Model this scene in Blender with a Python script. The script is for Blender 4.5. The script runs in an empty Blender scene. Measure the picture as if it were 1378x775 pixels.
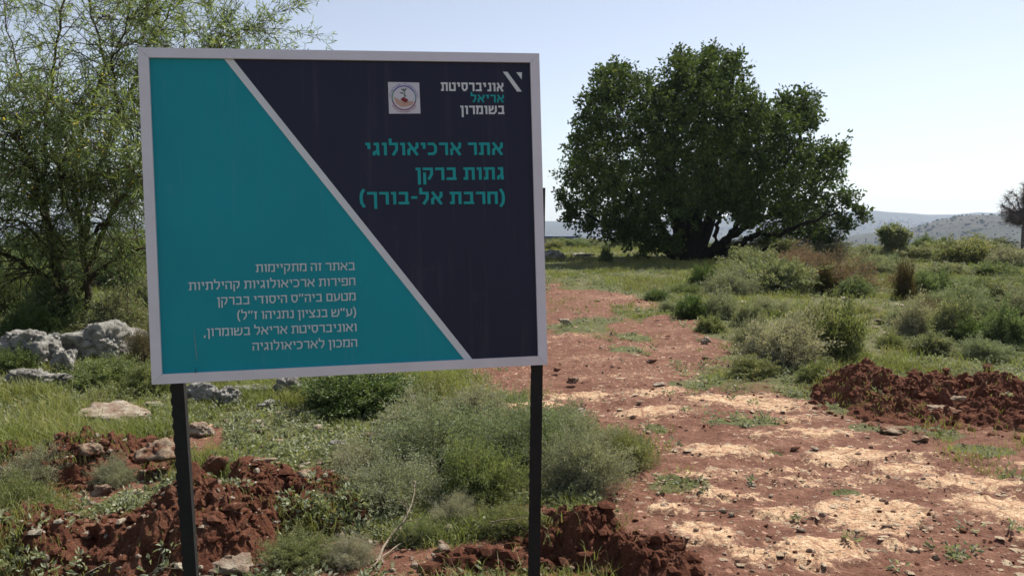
import bpy, bmesh, math
import numpy as np
from mathutils import Vector, Matrix
R = math.radians
S = bpy.context.scene
COL = S.collection

# ------------------------------------------------------------------ camera, world, sun, exposure
PITCH = math.atan(87.5 / 1150.0)
CAM = np.array([0.0, 0.0, 1.6])
cd = bpy.data.cameras.new('camera'); cam = bpy.data.objects.new('camera', cd); COL.objects.link(cam)
cam.location = CAM; cam.rotation_euler = (math.pi / 2 - PITCH, 0, 0)
cd.sensor_width = 36; cd.lens = 36 * 1150 / 1378; cd.clip_start = 0.05; cd.clip_end = 30000
S.camera = cam
SUN_AZ, SUN_EL = R(42), R(50)          # azimuth clockwise from the view direction (+Y), elevation
W = bpy.data.worlds.new('World'); S.world = W; W.use_nodes = True
nt = W.node_tree; nt.nodes.clear()
sky = nt.nodes.new('ShaderNodeTexSky'); sky.sky_type = 'NISHITA'; sky.sun_disc = False
sky.sun_elevation = SUN_EL; sky.sun_rotation = SUN_AZ
sky.altitude = 300; sky.air_density = 1.0; sky.dust_density = 0.45; sky.ozone_density = 2.0
bg = nt.nodes.new('ShaderNodeBackground'); bg.inputs[1].default_value = 0.073
wo = nt.nodes.new('ShaderNodeOutputWorld')
hs = nt.nodes.new('ShaderNodeHueSaturation'); hs.inputs['Saturation'].default_value = 0.58; hs.inputs['Hue'].default_value = 0.51
nt.links.new(sky.outputs[0], hs.inputs['Color']); nt.links.new(hs.outputs[0], bg.inputs[0]); nt.links.new(bg.outputs[0], wo.inputs[0])
ld = bpy.data.lights.new('sun', 'SUN'); ld.energy = 4.8; ld.angle = R(0.5); ld.color = (1, 0.95, 0.87)
sun = bpy.data.objects.new('sun', ld); COL.objects.link(sun)
sdir = Vector((math.sin(SUN_AZ) * math.cos(SUN_EL), math.cos(SUN_AZ) * math.cos(SUN_EL), math.sin(SUN_EL)))
sun.rotation_euler = sdir.to_track_quat('Z', 'Y').to_euler(); sun.location = (20, 20, 40)
S.view_settings.view_transform = 'Standard'; S.view_settings.look = 'None'
S.view_settings.exposure = 0.85; S.view_settings.gamma = 1
S.cycles.volume_bounces = 1; S.cycles.max_bounces = 6; S.cycles.transparent_max_bounces = 12
S.cycles.filter_width = 1.55
HAZE_DENSITY = 0.00013

# ------------------------------------------------------------------ numeric helpers
FW = np.array([0, math.cos(PITCH), -math.sin(PITCH)]); UP = np.array([0, math.sin(PITCH), math.cos(PITCH)]); RT = np.array([1., 0, 0])
def ray(px, py): return FW + RT * (px - 689) / 1150. + UP * (387.5 - py) / 1150.
def G(px, py, z=0.0):                    # a pixel of the photograph -> a point of the level ground
    d = ray(px, py); t = (z - 1.6) / d[2]; p = CAM + d * t
    return float(p[0]), float(p[1])
def W3(px, py, Y):                       # a pixel at a given distance
    d = ray(px, py); return CAM + d * (Y / d[1])
def ss(a, b, x):
    t = np.clip((np.asarray(x, float) - a) / (b - a), 0, 1); return t * t * (3 - 2 * t)
def _h(ix, iy, iz, s):
    n = (ix.astype(np.int64) * 374761393 + iy.astype(np.int64) * 668265263 + iz.astype(np.int64) * 2147483647 + s * 974634777)
    n = (n ^ (n >> 13)) * 1274126177; n &= 0xffffffff; n = (n ^ (n >> 16)) * 2246822519; n &= 0xffffffff
    return ((n ^ (n >> 13)) & 0xffffff) / float(0xffffff)
def vn(x, y, z=None, s=0):               # value noise 0..1
    x = np.asarray(x, float); y = np.asarray(y, float); z = np.zeros_like(x) if z is None else np.asarray(z, float)
    ix, iy, iz = np.floor(x), np.floor(y), np.floor(z); fx, fy, fz = x - ix, y - iy, z - iz
    fx = fx * fx * (3 - 2 * fx); fy = fy * fy * (3 - 2 * fy); fz = fz * fz * (3 - 2 * fz)
    r = 0
    flat = not np.any(fz)
    for dz in ((0,) if flat else (0, 1)):
        wz = 1.0 if flat else (fz if dz else 1 - fz)
        a = _h(ix, iy, iz + dz, s) * (1 - fx) + _h(ix + 1, iy, iz + dz, s) * fx
        b = _h(ix, iy + 1, iz + dz, s) * (1 - fx) + _h(ix + 1, iy + 1, iz + dz, s) * fx
        r = r + (a * (1 - fy) + b * fy) * wz
    return r
def fbm(x, y, z=None, o=4, s=0, g=0.5):
    a, t, n, f = 1.0, 0, 0, 1.0
    for i in range(o):
        t = t + a * vn(x * f, y * f, None if z is None else z * f, s + i * 17); n += a; a *= g; f *= 2.03
    return t / n
def worley(x, y, s=0):
    ix, iy = np.floor(x), np.floor(y); best = np.full(np.shape(x), 9.0); cid = np.zeros(np.shape(x))
    for dx in (-1, 0, 1):
        for dy in (-1, 0, 1):
            cx, cy = ix + dx, iy + dy; z = np.zeros_like(cx)
            px = cx + _h(cx, cy, z, s); py = cy + _h(cx, cy, z, s + 5)
            d = np.hypot(x - px, y - py); m = d < best
            cid = np.where(m, _h(cx, cy, z, s + 9), cid); best = np.where(m, d, best)
    return best, cid
def rng(s): return np.random.default_rng(s)

# ------------------------------------------------------------------ mesh helpers
class Acc:
    def __init__(s): s.v = []; s.q = []; s.t = []; s.c = []; s.n = 0
    def add(s, v, quads=None, tris=None, rnd=0.5):
        v = np.asarray(v, float).reshape(-1, 3)
        if quads is not None and len(quads): s.q.append(np.asarray(quads, np.int64) + s.n)
        if tris is not None and len(tris): s.t.append(np.asarray(tris, np.int64) + s.n)
        s.v.append(v); s.c.append(np.broadcast_to(np.asarray(rnd, float), (len(v),))); s.n += len(v)
    def mesh(s, name, mat=None, smooth=False):
        me = bpy.data.meshes.new(name)
        v = np.concatenate(s.v); q = np.concatenate(s.q) if s.q else np.zeros((0, 4), np.int64)
        t = np.concatenate(s.t) if s.t else np.zeros((0, 3), np.int64)
        me.vertices.add(len(v)); me.vertices.foreach_set('co', v.astype(np.float32).ravel())
        idx = np.concatenate([q.ravel(), t.ravel()]); tot = np.concatenate([np.full(len(q), 4), np.full(len(t), 3)])
        st = np.concatenate([[0], np.cumsum(tot)[:-1]]) if len(tot) else tot
        me.loops.add(len(idx)); me.loops.foreach_set('vertex_index', idx.astype(np.int32))
        me.polygons.add(len(tot)); me.polygons.foreach_set('loop_start', st.astype(np.int32))
        me.polygons.foreach_set('loop_total', tot.astype(np.int32))
        me.polygons.foreach_set('use_smooth', np.full(len(tot), smooth))
        a = me.attributes.new('rnd', 'FLOAT', 'POINT'); a.data.foreach_set('value', np.concatenate(s.c).astype(np.float32))
        me.update(calc_edges=True); me.validate()
        if mat: me.materials.append(mat)
        return me
def tag(o, label=None, cat=None, group=None, kind=None):
    if label: o['label'] = label
    if cat: o['category'] = cat
    if group: o['group'] = group
    if kind: o['kind'] = kind
    return o
def link(name, me, parent=None, loc=(0, 0, 0), rot=(0, 0, 0), sc=(1, 1, 1)):
    o = bpy.data.objects.new(name, me); COL.objects.link(o); o.parent = parent
    o.location = loc; o.rotation_euler = rot; o.scale = sc; return o
def copy_tree(o, parent=None):
    c = o.copy(); COL.objects.link(c); c.parent = parent
    for ch in list(o.children): copy_tree(ch, c)
    return c
def tube(acc, pts, rad, n=6, rnd=0.5, cap=False):
    pts = np.asarray(pts, float); m = len(pts); rad = np.broadcast_to(rad, (m,))
    T = np.gradient(pts, axis=0); T /= np.linalg.norm(T, axis=1)[:, None] + 1e-9
    ref = np.array([0, 0, 1.]) if abs(T[0, 2]) < 0.8 else np.array([1., 0, 0])
    A = np.cross(T, ref); A /= np.linalg.norm(A, axis=1)[:, None] + 1e-9; B = np.cross(T, A)
    th = np.arange(n) * 2 * math.pi / n
    v = pts[:, None] + rad[:, None, None] * (np.cos(th)[None, :, None] * A[:, None] + np.sin(th)[None, :, None] * B[:, None])
    i = np.arange(m - 1)[:, None] * n; j = np.arange(n)[None]; k = (j + 1) % n
    q = np.stack([i + j, i + k, i + n + k, i + n + j], -1).reshape(-1, 4)
    acc.add(v.reshape(-1, 3), q, None, rnd)
def tubes(acc, P, rad, n=3, rnd=0.5):    # P: K x m x 3 , rad: K x m
    K, m, _ = P.shape
    T = np.gradient(P, axis=1); T /= np.linalg.norm(T, axis=2)[..., None] + 1e-9
    A = np.cross(T, np.array([0.31, 0.2, 0.93])); A /= np.linalg.norm(A, axis=2)[..., None] + 1e-9; B = np.cross(T, A)
    th = np.arange(n) * 2 * math.pi / n
    v = P[:, :, None] + rad[:, :, None, None] * (np.cos(th)[None, None, :, None] * A[:, :, None] + np.sin(th)[None, None, :, None] * B[:, :, None])
    base = (np.arange(K) * m * n)[:, None, None]; i = (np.arange(m - 1) * n)[None, :, None]; j = np.arange(n)[None, None]; k = (j + 1) % n
    q = np.stack(np.broadcast_arrays(base + i + j, base + i + k, base + i + n + k, base + i + n + j), -1).reshape(-1, 4)
    acc.add(v.reshape(-1, 3), q, None, rnd)
def unit(v): return v / (np.linalg.norm(v, axis=-1, keepdims=True) + 1e-9)
def leaves(acc, P, D, L, Wd, g, rnd=None, fold=0.15):
    n = len(P); D = unit(D); A = unit(np.cross(D, unit(g.normal(size=(n, 3))))); N = np.cross(A, D)
    L = np.broadcast_to(L, (n,))[:, None]; Wd = np.broadcast_to(Wd, (n,))[:, None]
    mid = P + D * L * 0.5 + N * L * fold
    v = np.stack([P, mid + A * Wd * 0.5, P + D * L, mid - A * Wd * 0.5], 1).reshape(-1, 3)
    q = np.arange(n)[:, None] * 4 + np.arange(4)[None]
    rnd = g.random(n) if rnd is None else np.broadcast_to(rnd, (n,))
    acc.add(v, q, None, np.repeat(rnd, 4))
def box(acc, x0, x1, y0, y1, z0, z1, rnd=0.5, M=None):
    v = np.array([[x, y, z] for z in (z0, z1) for y in (y0, y1) for x in (x0, x1)], float)
    if M is not None: v = v @ M.T
    acc.add(v, [[0, 2, 3, 1], [4, 5, 7, 6], [0, 1, 5, 4], [2, 6, 7, 3], [0, 4, 6, 2], [1, 3, 7, 5]], None, rnd)

# ------------------------------------------------------------------ materials
class NB:
    def __init__(s, name):
        s.m = bpy.data.materials.new(name); s.m.use_nodes = True; s.t = s.m.node_tree; s.t.nodes.clear()
        s.out = s.t.nodes.new('ShaderNodeOutputMaterial'); s.bs = s.t.nodes.new('ShaderNodeBsdfPrincipled')
        s.t.links.new(s.bs.outputs[0], s.out.inputs[0]); s.g = s.t.nodes.new('ShaderNodeNewGeometry')
    def node(s, ty, **k):
        n = s.t.nodes.new(ty)
        for a, b in k.items(): setattr(n, a, b)
        return n
    def L(s, a, b): s.t.links.new(a, b)
    def attr(s, name): return s.node('ShaderNodeAttribute', attribute_name=name).outputs['Fac']
    def noise(s, scale, det=4, rough=0.6, obj=False, vec=None):
        n = s.node('ShaderNodeTexNoise'); n.inputs['Scale'].default_value = scale; n.inputs['Detail'].default_value = det
        n.inputs['Roughness'].default_value = rough
        if vec is None:
            vec = s.node('ShaderNodeTexCoord').outputs['Object'] if obj else s.g.outputs['Position']
        s.L(vec, n.inputs['Vector']); return n.outputs[0]
    def vor(s, scale, obj=False, feature='F1'):
        n = s.node('ShaderNodeTexVoronoi', feature=feature); n.inputs['Scale'].default_value = scale
        s.L(s.node('ShaderNodeTexCoord').outputs['Object'] if obj else s.g.outputs['Position'], n.inputs['Vector']); return n
    def ramp(s, x, stops, interp='LINEAR'):
        r = s.node('ShaderNodeValToRGB'); r.color_ramp.interpolation = interp
        while len(r.color_ramp.elements) < len(stops): r.color_ramp.elements.new(0.5)
        for e, (p, c) in zip(r.color_ramp.elements, stops):
            e.position = p; e.color = (*(c if hasattr(c, '__len__') else (c, c, c)), 1)
        s.L(x, r.inputs[0]); return r.outputs[0]
    def math(s, op, a, b=0.0, clamp=False):
        n = s.node('ShaderNodeMath', operation=op, use_clamp=clamp)
        for i, v in ((0, a), (1, b)):
            if isinstance(v, (int, float)): n.inputs[i].default_value = v
            else: s.L(v, n.inputs[i])
        return n.outputs[0]
    def mix(s, f, a, b, mode='MIX'):
        n = s.node('ShaderNodeMix', data_type='RGBA', blend_type=mode)
        for i, v in ((0, f), (6, a), (7, b)):
            if isinstance(v, (int, float)): n.inputs[i].default_value = v
            elif isinstance(v, tuple): n.inputs[i].default_value = (*v, 1)
            else: s.L(v, n.inputs[i])
        return n.outputs[2]
    def bump(s, h, st=0.5, dist=0.02, prev=None):
        n = s.node('ShaderNodeBump'); n.inputs['Strength'].default_value = st; n.inputs['Distance'].default_value = dist
        s.L(h, n.inputs['Height'])
        if prev is not None: s.L(prev, n.inputs['Normal'])
        return n.outputs[0]
    def done(s, col=None, rough=0.9, nrm=None, spec=0.2, trans=None):
        if col is not None:
            if isinstance(col, tuple): s.bs.inputs['Base Color'].default_value = (*col, 1)
            else: s.L(col, s.bs.inputs['Base Color'])
        s.bs.inputs['Roughness'].default_value = rough; s.bs.inputs['Specular IOR Level'].default_value = spec
        if nrm is not None: s.L(nrm, s.bs.inputs['Normal'])
        if trans:
            tr = s.node('ShaderNodeBsdfTranslucent'); mx = s.node('ShaderNodeMixShader'); mx.inputs[0].default_value = trans
            tint = s.mix(1.0, col, (1.0, 1.0, 0.55), 'MULTIPLY'); s.L(tint, tr.inputs[0])
            s.L(s.bs.outputs[0], mx.inputs[1]); s.L(tr.outputs[0], mx.inputs[2]); s.L(mx.outputs[0], s.out.inputs[0])
        return s.m
def leaf_mat(name, stops, trans=0.3, rough=0.5, spec=0.35, patch=0.0, pcol=(0.1, 0.1, 0.05), pscale=3.0):
    b = NB(name); c = b.ramp(b.attr('rnd'), stops)
    oi = b.node('ShaderNodeObjectInfo')
    v = b.math('ADD', b.math('MULTIPLY', oi.outputs['Random'], 0.5), 0.75)
    cc = b.node('ShaderNodeCombineColor'); b.L(v, cc.inputs[0]); b.L(b.math('ADD', b.math('MULTIPLY', v, 0.5), 0.5), cc.inputs[1]); b.L(v, cc.inputs[2])
    c = b.mix(1.0, c, cc.outputs[0], 'MULTIPLY')
    if patch:
        f = b.ramp(b.noise(pscale, 2), [(0.45, 0.0), (0.62, patch)]); c = b.mix(f, c, pcol)
    return b.done(c, rough, None, spec, trans)
def soil_cols(b, sc=1.0):
    n = b.noise(6 * sc, 6, 0.7); n2 = b.noise(60 * sc, 3, 0.7)
    c = b.ramp(n, [(0.3, (0.075, 0.030, 0.019)), (0.5, (0.130, 0.056, 0.035)), (0.72, (0.24, 0.128, 0.084))])
    gr = b.ramp(b.noise(150 * sc, 4, 0.8), [(0.36, 0.0), (0.5, 0.5), (0.66, 1.0)]); gr2 = b.noise(34 * sc, 5, 0.8)
    c = b.mix(b.ramp(gr2, [(0.54, 0.0), (0.66, 0.55)]), c, (0.34, 0.20, 0.145)); c = b.mix(b.ramp(gr2, [(0.32, 0.6), (0.44, 0.0)]), c, (0.075, 0.03, 0.02))
    c = b.mix(0.75, c, b.mix(gr, (0.45, 0.42, 0.40), (1.5, 1.5, 1.5)), 'MULTIPLY')
    return b.mix(b.math('MULTIPLY', n2, 0.4), c, b.ramp(n2, [(0.35, (0.065, 0.028, 0.019)), (0.6, (0.24, 0.125, 0.085))]))
def m_ground():
    b = NB('ground_earth'); pos = b.g.outputs['Position']
    soil = soil_cols(b)
    nf = b.noise(9, 5, 0.7); nff = b.noise(45, 4, 0.7); nl = b.noise(1.1, 4, 0.6)
    # stony fragments in the soil
    dn = b.node('ShaderNodeTexNoise'); dn.inputs['Scale'].default_value = 30; dn.inputs['Detail'].default_value = 3; b.L(pos, dn.inputs['Vector'])
    dv = b.node('ShaderNodeVectorMath', operation='MULTIPLY_ADD'); b.L(dn.outputs['Color'], dv.inputs[0]); dv.inputs[1].default_value = (0.07, 0.07, 0.07); b.L(pos, dv.inputs[2])
    v = b.vor(24); b.L(dv.outputs[0], v.inputs['Vector'])
    clus = b.ramp(b.noise(2.4, 4, 0.65), [(0.42, 0.0), (0.62, 1.0)]); vc = b.node('ShaderNodeSeparateColor'); b.L(v.outputs['Color'], vc.inputs[0])
    stone_on = b.math('MULTIPLY', b.math('GREATER_THAN', b.math('ADD', vc.outputs[0], b.math('MULTIPLY', b.math('MULTIPLY', b.attr('stony'), clus), 0.55)), 0.955),
                      b.math('LESS_THAN', v.outputs['Distance'], 0.36))
    stone_c = b.ramp(vc.outputs[1], [(0.0, (0.34, 0.20, 0.13)), (0.5, (0.28, 0.15, 0.10)), (1.0, (0.50, 0.37, 0.26))])
    c = b.mix(stone_on, soil, stone_c)
    # pale bedrock
    rk = b.attr('rock'); e = b.math('ADD', rk, b.math('MULTIPLY', b.math('SUBTRACT', b.math('ADD', b.math('MULTIPLY', nf, 0.60), b.math('MULTIPLY', nff, 0.40)), 0.5), 2.5))
    mp = b.node('ShaderNodeMapping'); b.L(pos, mp.inputs[0]); mp.inputs['Scale'].default_value = (1.0, 1.7, 1.0); mp.inputs['Rotation'].default_value = (0, 0, -0.45)
    n_st = b.noise(6.5, 9, 0.84, vec=mp.outputs[0]); e = b.math('ADD', e, b.math('MULTIPLY', b.math('SUBTRACT', n_st, 0.5), 2.3))
    rm = b.ramp(e, [(0.50, 0.0), (0.61, 1.0)])
    dust = b.ramp(b.math('ADD', rk, b.math('MULTIPLY', b.math('SUBTRACT', n_st, 0.5), 2.0)), [(0.10, 0.0), (0.7, 0.40)]); c = b.mix(dust, c, (0.34, 0.20, 0.145))
    n3 = b.noise(14, 6, 0.75); rc = b.ramp(n3, [(0.3, (0.32, 0.17, 0.10)), (0.44, (0.48, 0.31, 0.19)), (0.6, (0.60, 0.45, 0.29)), (0.78, (0.68, 0.56, 0.40))])
    pit = b.ramp(b.noise(60, 4, 0.7), [(0.38, 1.0), (0.47, 0.0)]); rc = b.mix(b.math('MULTIPLY', pit, 0.75), rc, (0.22, 0.10, 0.062)); ck = b.vor(5.0, False, 'DISTANCE_TO_EDGE').outputs['Distance']; rc = b.mix(b.ramp(ck, [(0.0, 0.7), (0.05, 0.0)]), rc, (0.17, 0.08, 0.05))
    gr = b.ramp(b.noise(120, 5, 0.8), [(0.34, 0.0), (0.5, 0.6), (0.64, 1.0)]); rc = b.mix(0.8, rc, b.mix(gr, (0.42, 0.36, 0.32), (1.25, 1.25, 1.25)), 'MULTIPLY')
    gq = b.noise(28, 6, 0.8); rc = b.mix(b.ramp(gq, [(0.34, 0.85), (0.45, 0.0)]), rc, (0.20, 0.092, 0.06))
    c = b.mix(rm, c, rc)
    # thatch and low green between the grass blades
    gd = b.ramp(b.noise(22, 6, 0.8), [(0.36, (0.030, 0.026, 0.013)), (0.48, (0.065, 0.070, 0.026)), (0.58, (0.105, 0.120, 0.042)), (0.68, (0.20, 0.16, 0.09))])
    gl = b.ramp(b.noise(0.35, 4, 0.6), [(0.35, (0.10, 0.115, 0.042)), (0.55, (0.14, 0.125, 0.068)), (0.7, (0.19, 0.13, 0.085))])
    gd = b.mix(0.35, gd, gl)
    ve = b.math('ADD', b.attr('veg'), b.math('MULTIPLY', b.math('SUBTRACT', b.math('ADD', b.math('MULTIPLY', nf, 0.5), b.math('MULTIPLY', nff, 0.5)), 0.5), 1.3))
    vm = b.ramp(ve, [(0.42, 0.0), (0.6, 1.0)]); c = b.mix(vm, c, gd)
    # far slopes: scrub, olive groves, pale outcrop and fields
    fa = b.attr('far')
    w = b.vor(0.055); w2 = b.vor(0.16)
    base = b.ramp(b.noise(0.006, 6, 0.65), [(0.3, (0.028, 0.032, 0.022)), (0.5, (0.052, 0.050, 0.036)), (0.62, (0.08, 0.072, 0.055)), (0.75, (0.15, 0.135, 0.11))])
    dots = b.ramp(w.outputs['Distance'], [(0.22, 1.0), (0.4, 0.0)]); dots2 = b.ramp(w2.outputs['Distance'], [(0.25, 1.0), (0.42, 0.0)])
    dens = b.ramp(b.noise(0.012, 3), [(0.35, 0.25), (0.6, 0.95)])
    fc = b.mix(b.math('MULTIPLY', dots, dens), base, (0.012, 0.018, 0.010)); fc = b.mix(b.math('MULTIPLY', dots2, 0.6), fc, (0.02, 0.026, 0.014))
    oc = b.ramp(b.noise(0.09, 5, 0.8), [(0.62, 0.0), (0.7, 0.8)]); fc = b.mix(oc, fc, (0.30, 0.27, 0.22))
    c = b.mix(fa, c, fc)
    h = b.math('ADD', b.math('MULTIPLY', nff, 0.9), b.math('MULTIPLY', stone_on, 0.35))
    nr = b.bump(h, 0.9, 0.02); nr = b.bump(b.noise(190, 3, 0.7), 0.7, 0.004, nr)
    return b.done(c, 0.95, nr, 0.12)
def m_soil():
    b = NB('turned_red_soil'); c = soil_cols(b, 1.3)
    c = b.mix(1.0, c, (1.45, 1.35, 1.30), 'MULTIPLY'); c = b.mix(b.ramp(b.noise(2.2, 4, 0.6), [(0.4, 0.4), (0.62, 0.0)]), c, (0.19, 0.068, 0.042)); c = b.mix(b.ramp(b.noise(5, 5, 0.7), [(0.55, 0.0), (0.7, 0.6)]), c, (0.38, 0.20, 0.135))
    p = b.vor(38); pc = b.node('ShaderNodeSeparateColor'); b.L(p.outputs['Color'], pc.inputs[0])
    on = b.math('MULTIPLY', b.math('GREATER_THAN', pc.outputs[0], 0.972), b.math('LESS_THAN', p.outputs['Distance'], 0.3))
    c = b.mix(on, c, (0.46, 0.33, 0.21))
    nr = b.bump(b.noise(55, 5, 0.75), 1.0, 0.02); nr = b.bump(b.noise(220, 3, 0.7), 0.8, 0.004, nr)
    return b.done(c, 1.0, nr, 0.05)
def m_rock(name, base, light, dirt=0.0, lich=0.5, dcol=(0.20, 0.075, 0.04)):
    b = NB(name); tc = b.node('ShaderNodeTexCoord').outputs['Object']
    oi = b.node('ShaderNodeObjectInfo'); add = b.node('ShaderNodeVectorMath', operation='ADD'); b.L(b.g.outputs['Position'], add.inputs[0]); b.L(oi.outputs['Location'], add.inputs[1])
    p = add.outputs[0]
    c = b.ramp(b.noise(5, 7, 0.7, vec=p), [(0.3, base), (0.55, light), (0.75, tuple(min(0.8, x * 1.25) for x in light))])
    c = b.mix(b.ramp(b.noise(13, 5, 0.75, vec=p), [(0.5, 0.0), (0.6, lich)]), c, tuple(x * 0.33 for x in base))
    c = b.mix(b.ramp(b.noise(40, 4, 0.7, vec=p), [(0.58, 0.0), (0.68, lich * 0.6)]), c, (0.30, 0.24, 0.13))
    if dirt:
        c = b.mix(b.ramp(b.noise(7, 5, 0.7, vec=p), [(0.44, 0.0), (0.56, dirt)]), c, dcol)
    nr = b.bump(b.noise(9, 9, 0.8, vec=p), 1.0, 0.09); nr = b.bump(b.noise(90, 4, 0.7, vec=p), 0.7, 0.008, nr)
    return b.done(c, 0.92, nr, 0.15)
def m_bark(name, a, c2):
    b = NB(name); c = b.ramp(b.noise(9, 6, 0.75), [(0.35, a), (0.65, c2)])
    return b.done(c, 0.95, b.bump(b.noise(25, 5, 0.7), 0.8, 0.03), 0.1)
def m_plain(name, col, rough=0.6, var=0.08, scale=6.0, spec=0.3, metal=0.0, bumpd=0.0006):
    b = NB(name); n = b.noise(scale, 5, 0.65)
    lo = tuple(x * (1 - var) for x in col); hi = tuple(min(1, x * (1 + var)) for x in col)
    c = b.ramp(n, [(0.3, lo), (0.7, hi)]); b.bs.inputs['Metallic'].default_value = metal
    return b.done(c, rough, b.bump(b.noise(80, 3), 0.3, bumpd), spec)
MG = m_ground(); MSOIL = m_soil()
MR_GREY = m_rock('weathered_limestone', (0.22, 0.21, 0.19), (0.50, 0.48, 0.43), 0.2, 0.6, (0.12, 0.09, 0.055))
MR_PALE = m_rock('pale_limestone', (0.45, 0.36, 0.26), (0.62, 0.54, 0.42), 0.55, 0.2)
MR_DIRTY = m_rock('earthy_limestone', (0.34, 0.22, 0.15), (0.58, 0.45, 0.32), 0.9, 0.15)
MR_FLAKE = m_rock('bedrock_flake', (0.56, 0.40, 0.26), (0.70, 0.55, 0.38), 0.25, 0.0)
MR_CHIP = m_rock('earthy_chips', (0.38, 0.25, 0.17), (0.56, 0.42, 0.30), 0.6, 0.1)
MR_RED = m_rock('reddish_stone', (0.24, 0.11, 0.07), (0.36, 0.19, 0.12), 0.9, 0.1)
MB_DARK = m_bark('carob_bark', (0.014, 0.012, 0.010), (0.040, 0.034, 0.027))
MB_ACACIA = m_bark('acacia_bark', (0.045, 0.033, 0.022), (0.12, 0.09, 0.06))
MB_TWIG = m_bark('dry_twig', (0.16, 0.12, 0.085), (0.34, 0.28, 0.21))
MB_STEM = m_bark('shrub_stem', (0.07, 0.05, 0.035), (0.17, 0.13, 0.09))
ML_CAROB = leaf_mat('carob_leaves', [(0.0, (0.035, 0.055, 0.021)), (0.5, (0.073, 0.115, 0.034)), (0.9, (0.144, 0.195, 0.053)), (1.0, (0.270, 0.228, 0.085))], 0.26, 0.65, 0.12)
ML_ACACIA = leaf_mat('acacia_leaves', [(0.0, (0.117, 0.145, 0.060)), (0.5, (0.217, 0.251, 0.107)), (0.85, (0.332, 0.341, 0.155)), (1.0, (0.549, 0.438, 0.286))], 0.5, 0.45, 0.4)
M_FLOWER = m_plain('acacia_flower', (0.70, 0.50, 0.04), 0.8, 0.15)
ML_GREY = leaf_mat('grey_green_leaves', [(0.0, (0.131, 0.140, 0.086)), (0.5, (0.270, 0.286, 0.189)), (0.85, (0.395, 0.404, 0.292)), (1.0, (0.540, 0.483, 0.396))], 0.35, 0.7, 0.2)
ML_GREEN = leaf_mat('fresh_green_leaves', [(0.0, (0.089, 0.106, 0.041)), (0.5, (0.186, 0.219, 0.091)), (0.9, (0.308, 0.319, 0.152)), (1.0, (0.486, 0.355, 0.243))], 0.4, 0.6, 0.3)
ML_DARK = leaf_mat('dark_green_leaves', [(0.0, (0.055, 0.080, 0.028)), (0.6, (0.128, 0.179, 0.060)), (1.0, (0.254, 0.268, 0.119))], 0.32, 0.55, 0.3)
ML_OLIVE = leaf_mat('olive_green_leaves', [(0.0, (0.099, 0.126, 0.058)), (0.5, (0.191, 0.227, 0.116)), (1.0, (0.365, 0.353, 0.232))], 0.38, 0.6, 0.25)
ML_BROWN = leaf_mat('dry_brown_leaves', [(0.0, (0.102, 0.071, 0.047)), (0.5, (0.204, 0.150, 0.103)), (1.0, (0.306, 0.242, 0.158))], 0.3, 0.8, 0.1)
ML_UMBER = leaf_mat('dark_brown_leaves', [(0.0, (0.053, 0.042, 0.024)), (0.6, (0.112, 0.090, 0.045)), (1.0, (0.195, 0.165, 0.075))], 0.3, 0.8, 0.1)
ML_GRASS = leaf_mat('grass_blades', [(0.0, (0.090, 0.113, 0.038)), (0.45, (0.179, 0.217, 0.066)), (0.8, (0.268, 0.285, 0.103)), (0.9, (0.447, 0.307, 0.228)), (1.0, (0.600, 0.398, 0.414))], 0.4, 0.6, 0.25, 0.45, (0.16, 0.15, 0.06), 0.7)

# ------------------------------------------------------------------ terrain: masks and heights
def YW(py): return G(689, py)[1]
_rows = [(775, 900, 1560), (740, 880, 1500), (700, 875, 1440), (660, 868, 1440), (620, 850, 1370), (590, 820, 1250), (560, 742, 1165), (530, 660, 1100),
         (500, 620, 1030), (470, 640, 985), (440, 660, 948), (410, 680, 890), (390, 690, 830), (375, 700, 790), (366, 705, 768)]
_ry = np.array([YW(r[0]) for r in _rows]); _rl = np.array([G(r[1], r[0])[0] for r in _rows]); _rr = np.array([G(r[2], r[0])[0] for r in _rows])
def track(x, y):
    l = np.interp(y, _ry, _rl); r = np.interp(y, _ry, _rr); l = l - 0.4 * (y < 3.6); w = 0.22 + 0.02 * y
    nz = (fbm(x * 1.3, y * 1.3, o=3, s=3) - 0.5) * (0.9 + 0.03 * y)
    return ss(-w, w, x - l + nz) * ss(-w, w, r - x + nz) * (1 - ss(23, 27, y + nz * 3))
_slabs = [(1180, 698, 80, 24, 1.1), (1060, 699, 50, 13, .95), (1110, 742, 62, 22, 1.05), (950, 724, 52, 22, 1), (1340, 690, 60, 24, 1), (1300, 655, 70, 13, 1), (1010, 752, 46, 14, .8),
          (1145, 622, 90, 13, .95), (960, 612, 64, 15, .85), (985, 670, 54, 12, .85), (1100, 584, 64, 9, .9), (780, 528, 56, 7, .9), (870, 553, 64, 9, .9), (1420, 730, 60, 24, .9),
          (1010, 541, 90, 11, .95), (880, 528, 50, 7, .85), (744, 543, 26, 5, .9), (1230, 640, 50, 9, .85), (905, 690, 36, 9, .9), (1200, 735, 30, 10, .55), (1060, 640, 60, 10, .6), (880, 412, 60, 5, .5), (830, 505, 70, 6, .5), (800, 480, 60, 5, .5), (900, 465, 60, 5, .45), (960, 500, 50, 5, .5), (1060, 560, 60, 7, .6), (780, 450, 50, 5, .5), (1040, 590, 70, 7, .6), (1240, 620, 60, 8, .6), (1100, 655, 90, 8, .6), (950, 645, 70, 8, .6), (1180, 650, 60, 7, .65),
          (850, 398, 60, 4, .45), (920, 440, 50, 6, .3), (700, 545, 40, 9, .8), (640, 528, 40, 7, .5), (150, 556, 60, 14, .95), (260, 578, 24, 12, .9), (1200, 600, 40, 6, .45), (1380, 632, 40, 8, .5)]
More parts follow.
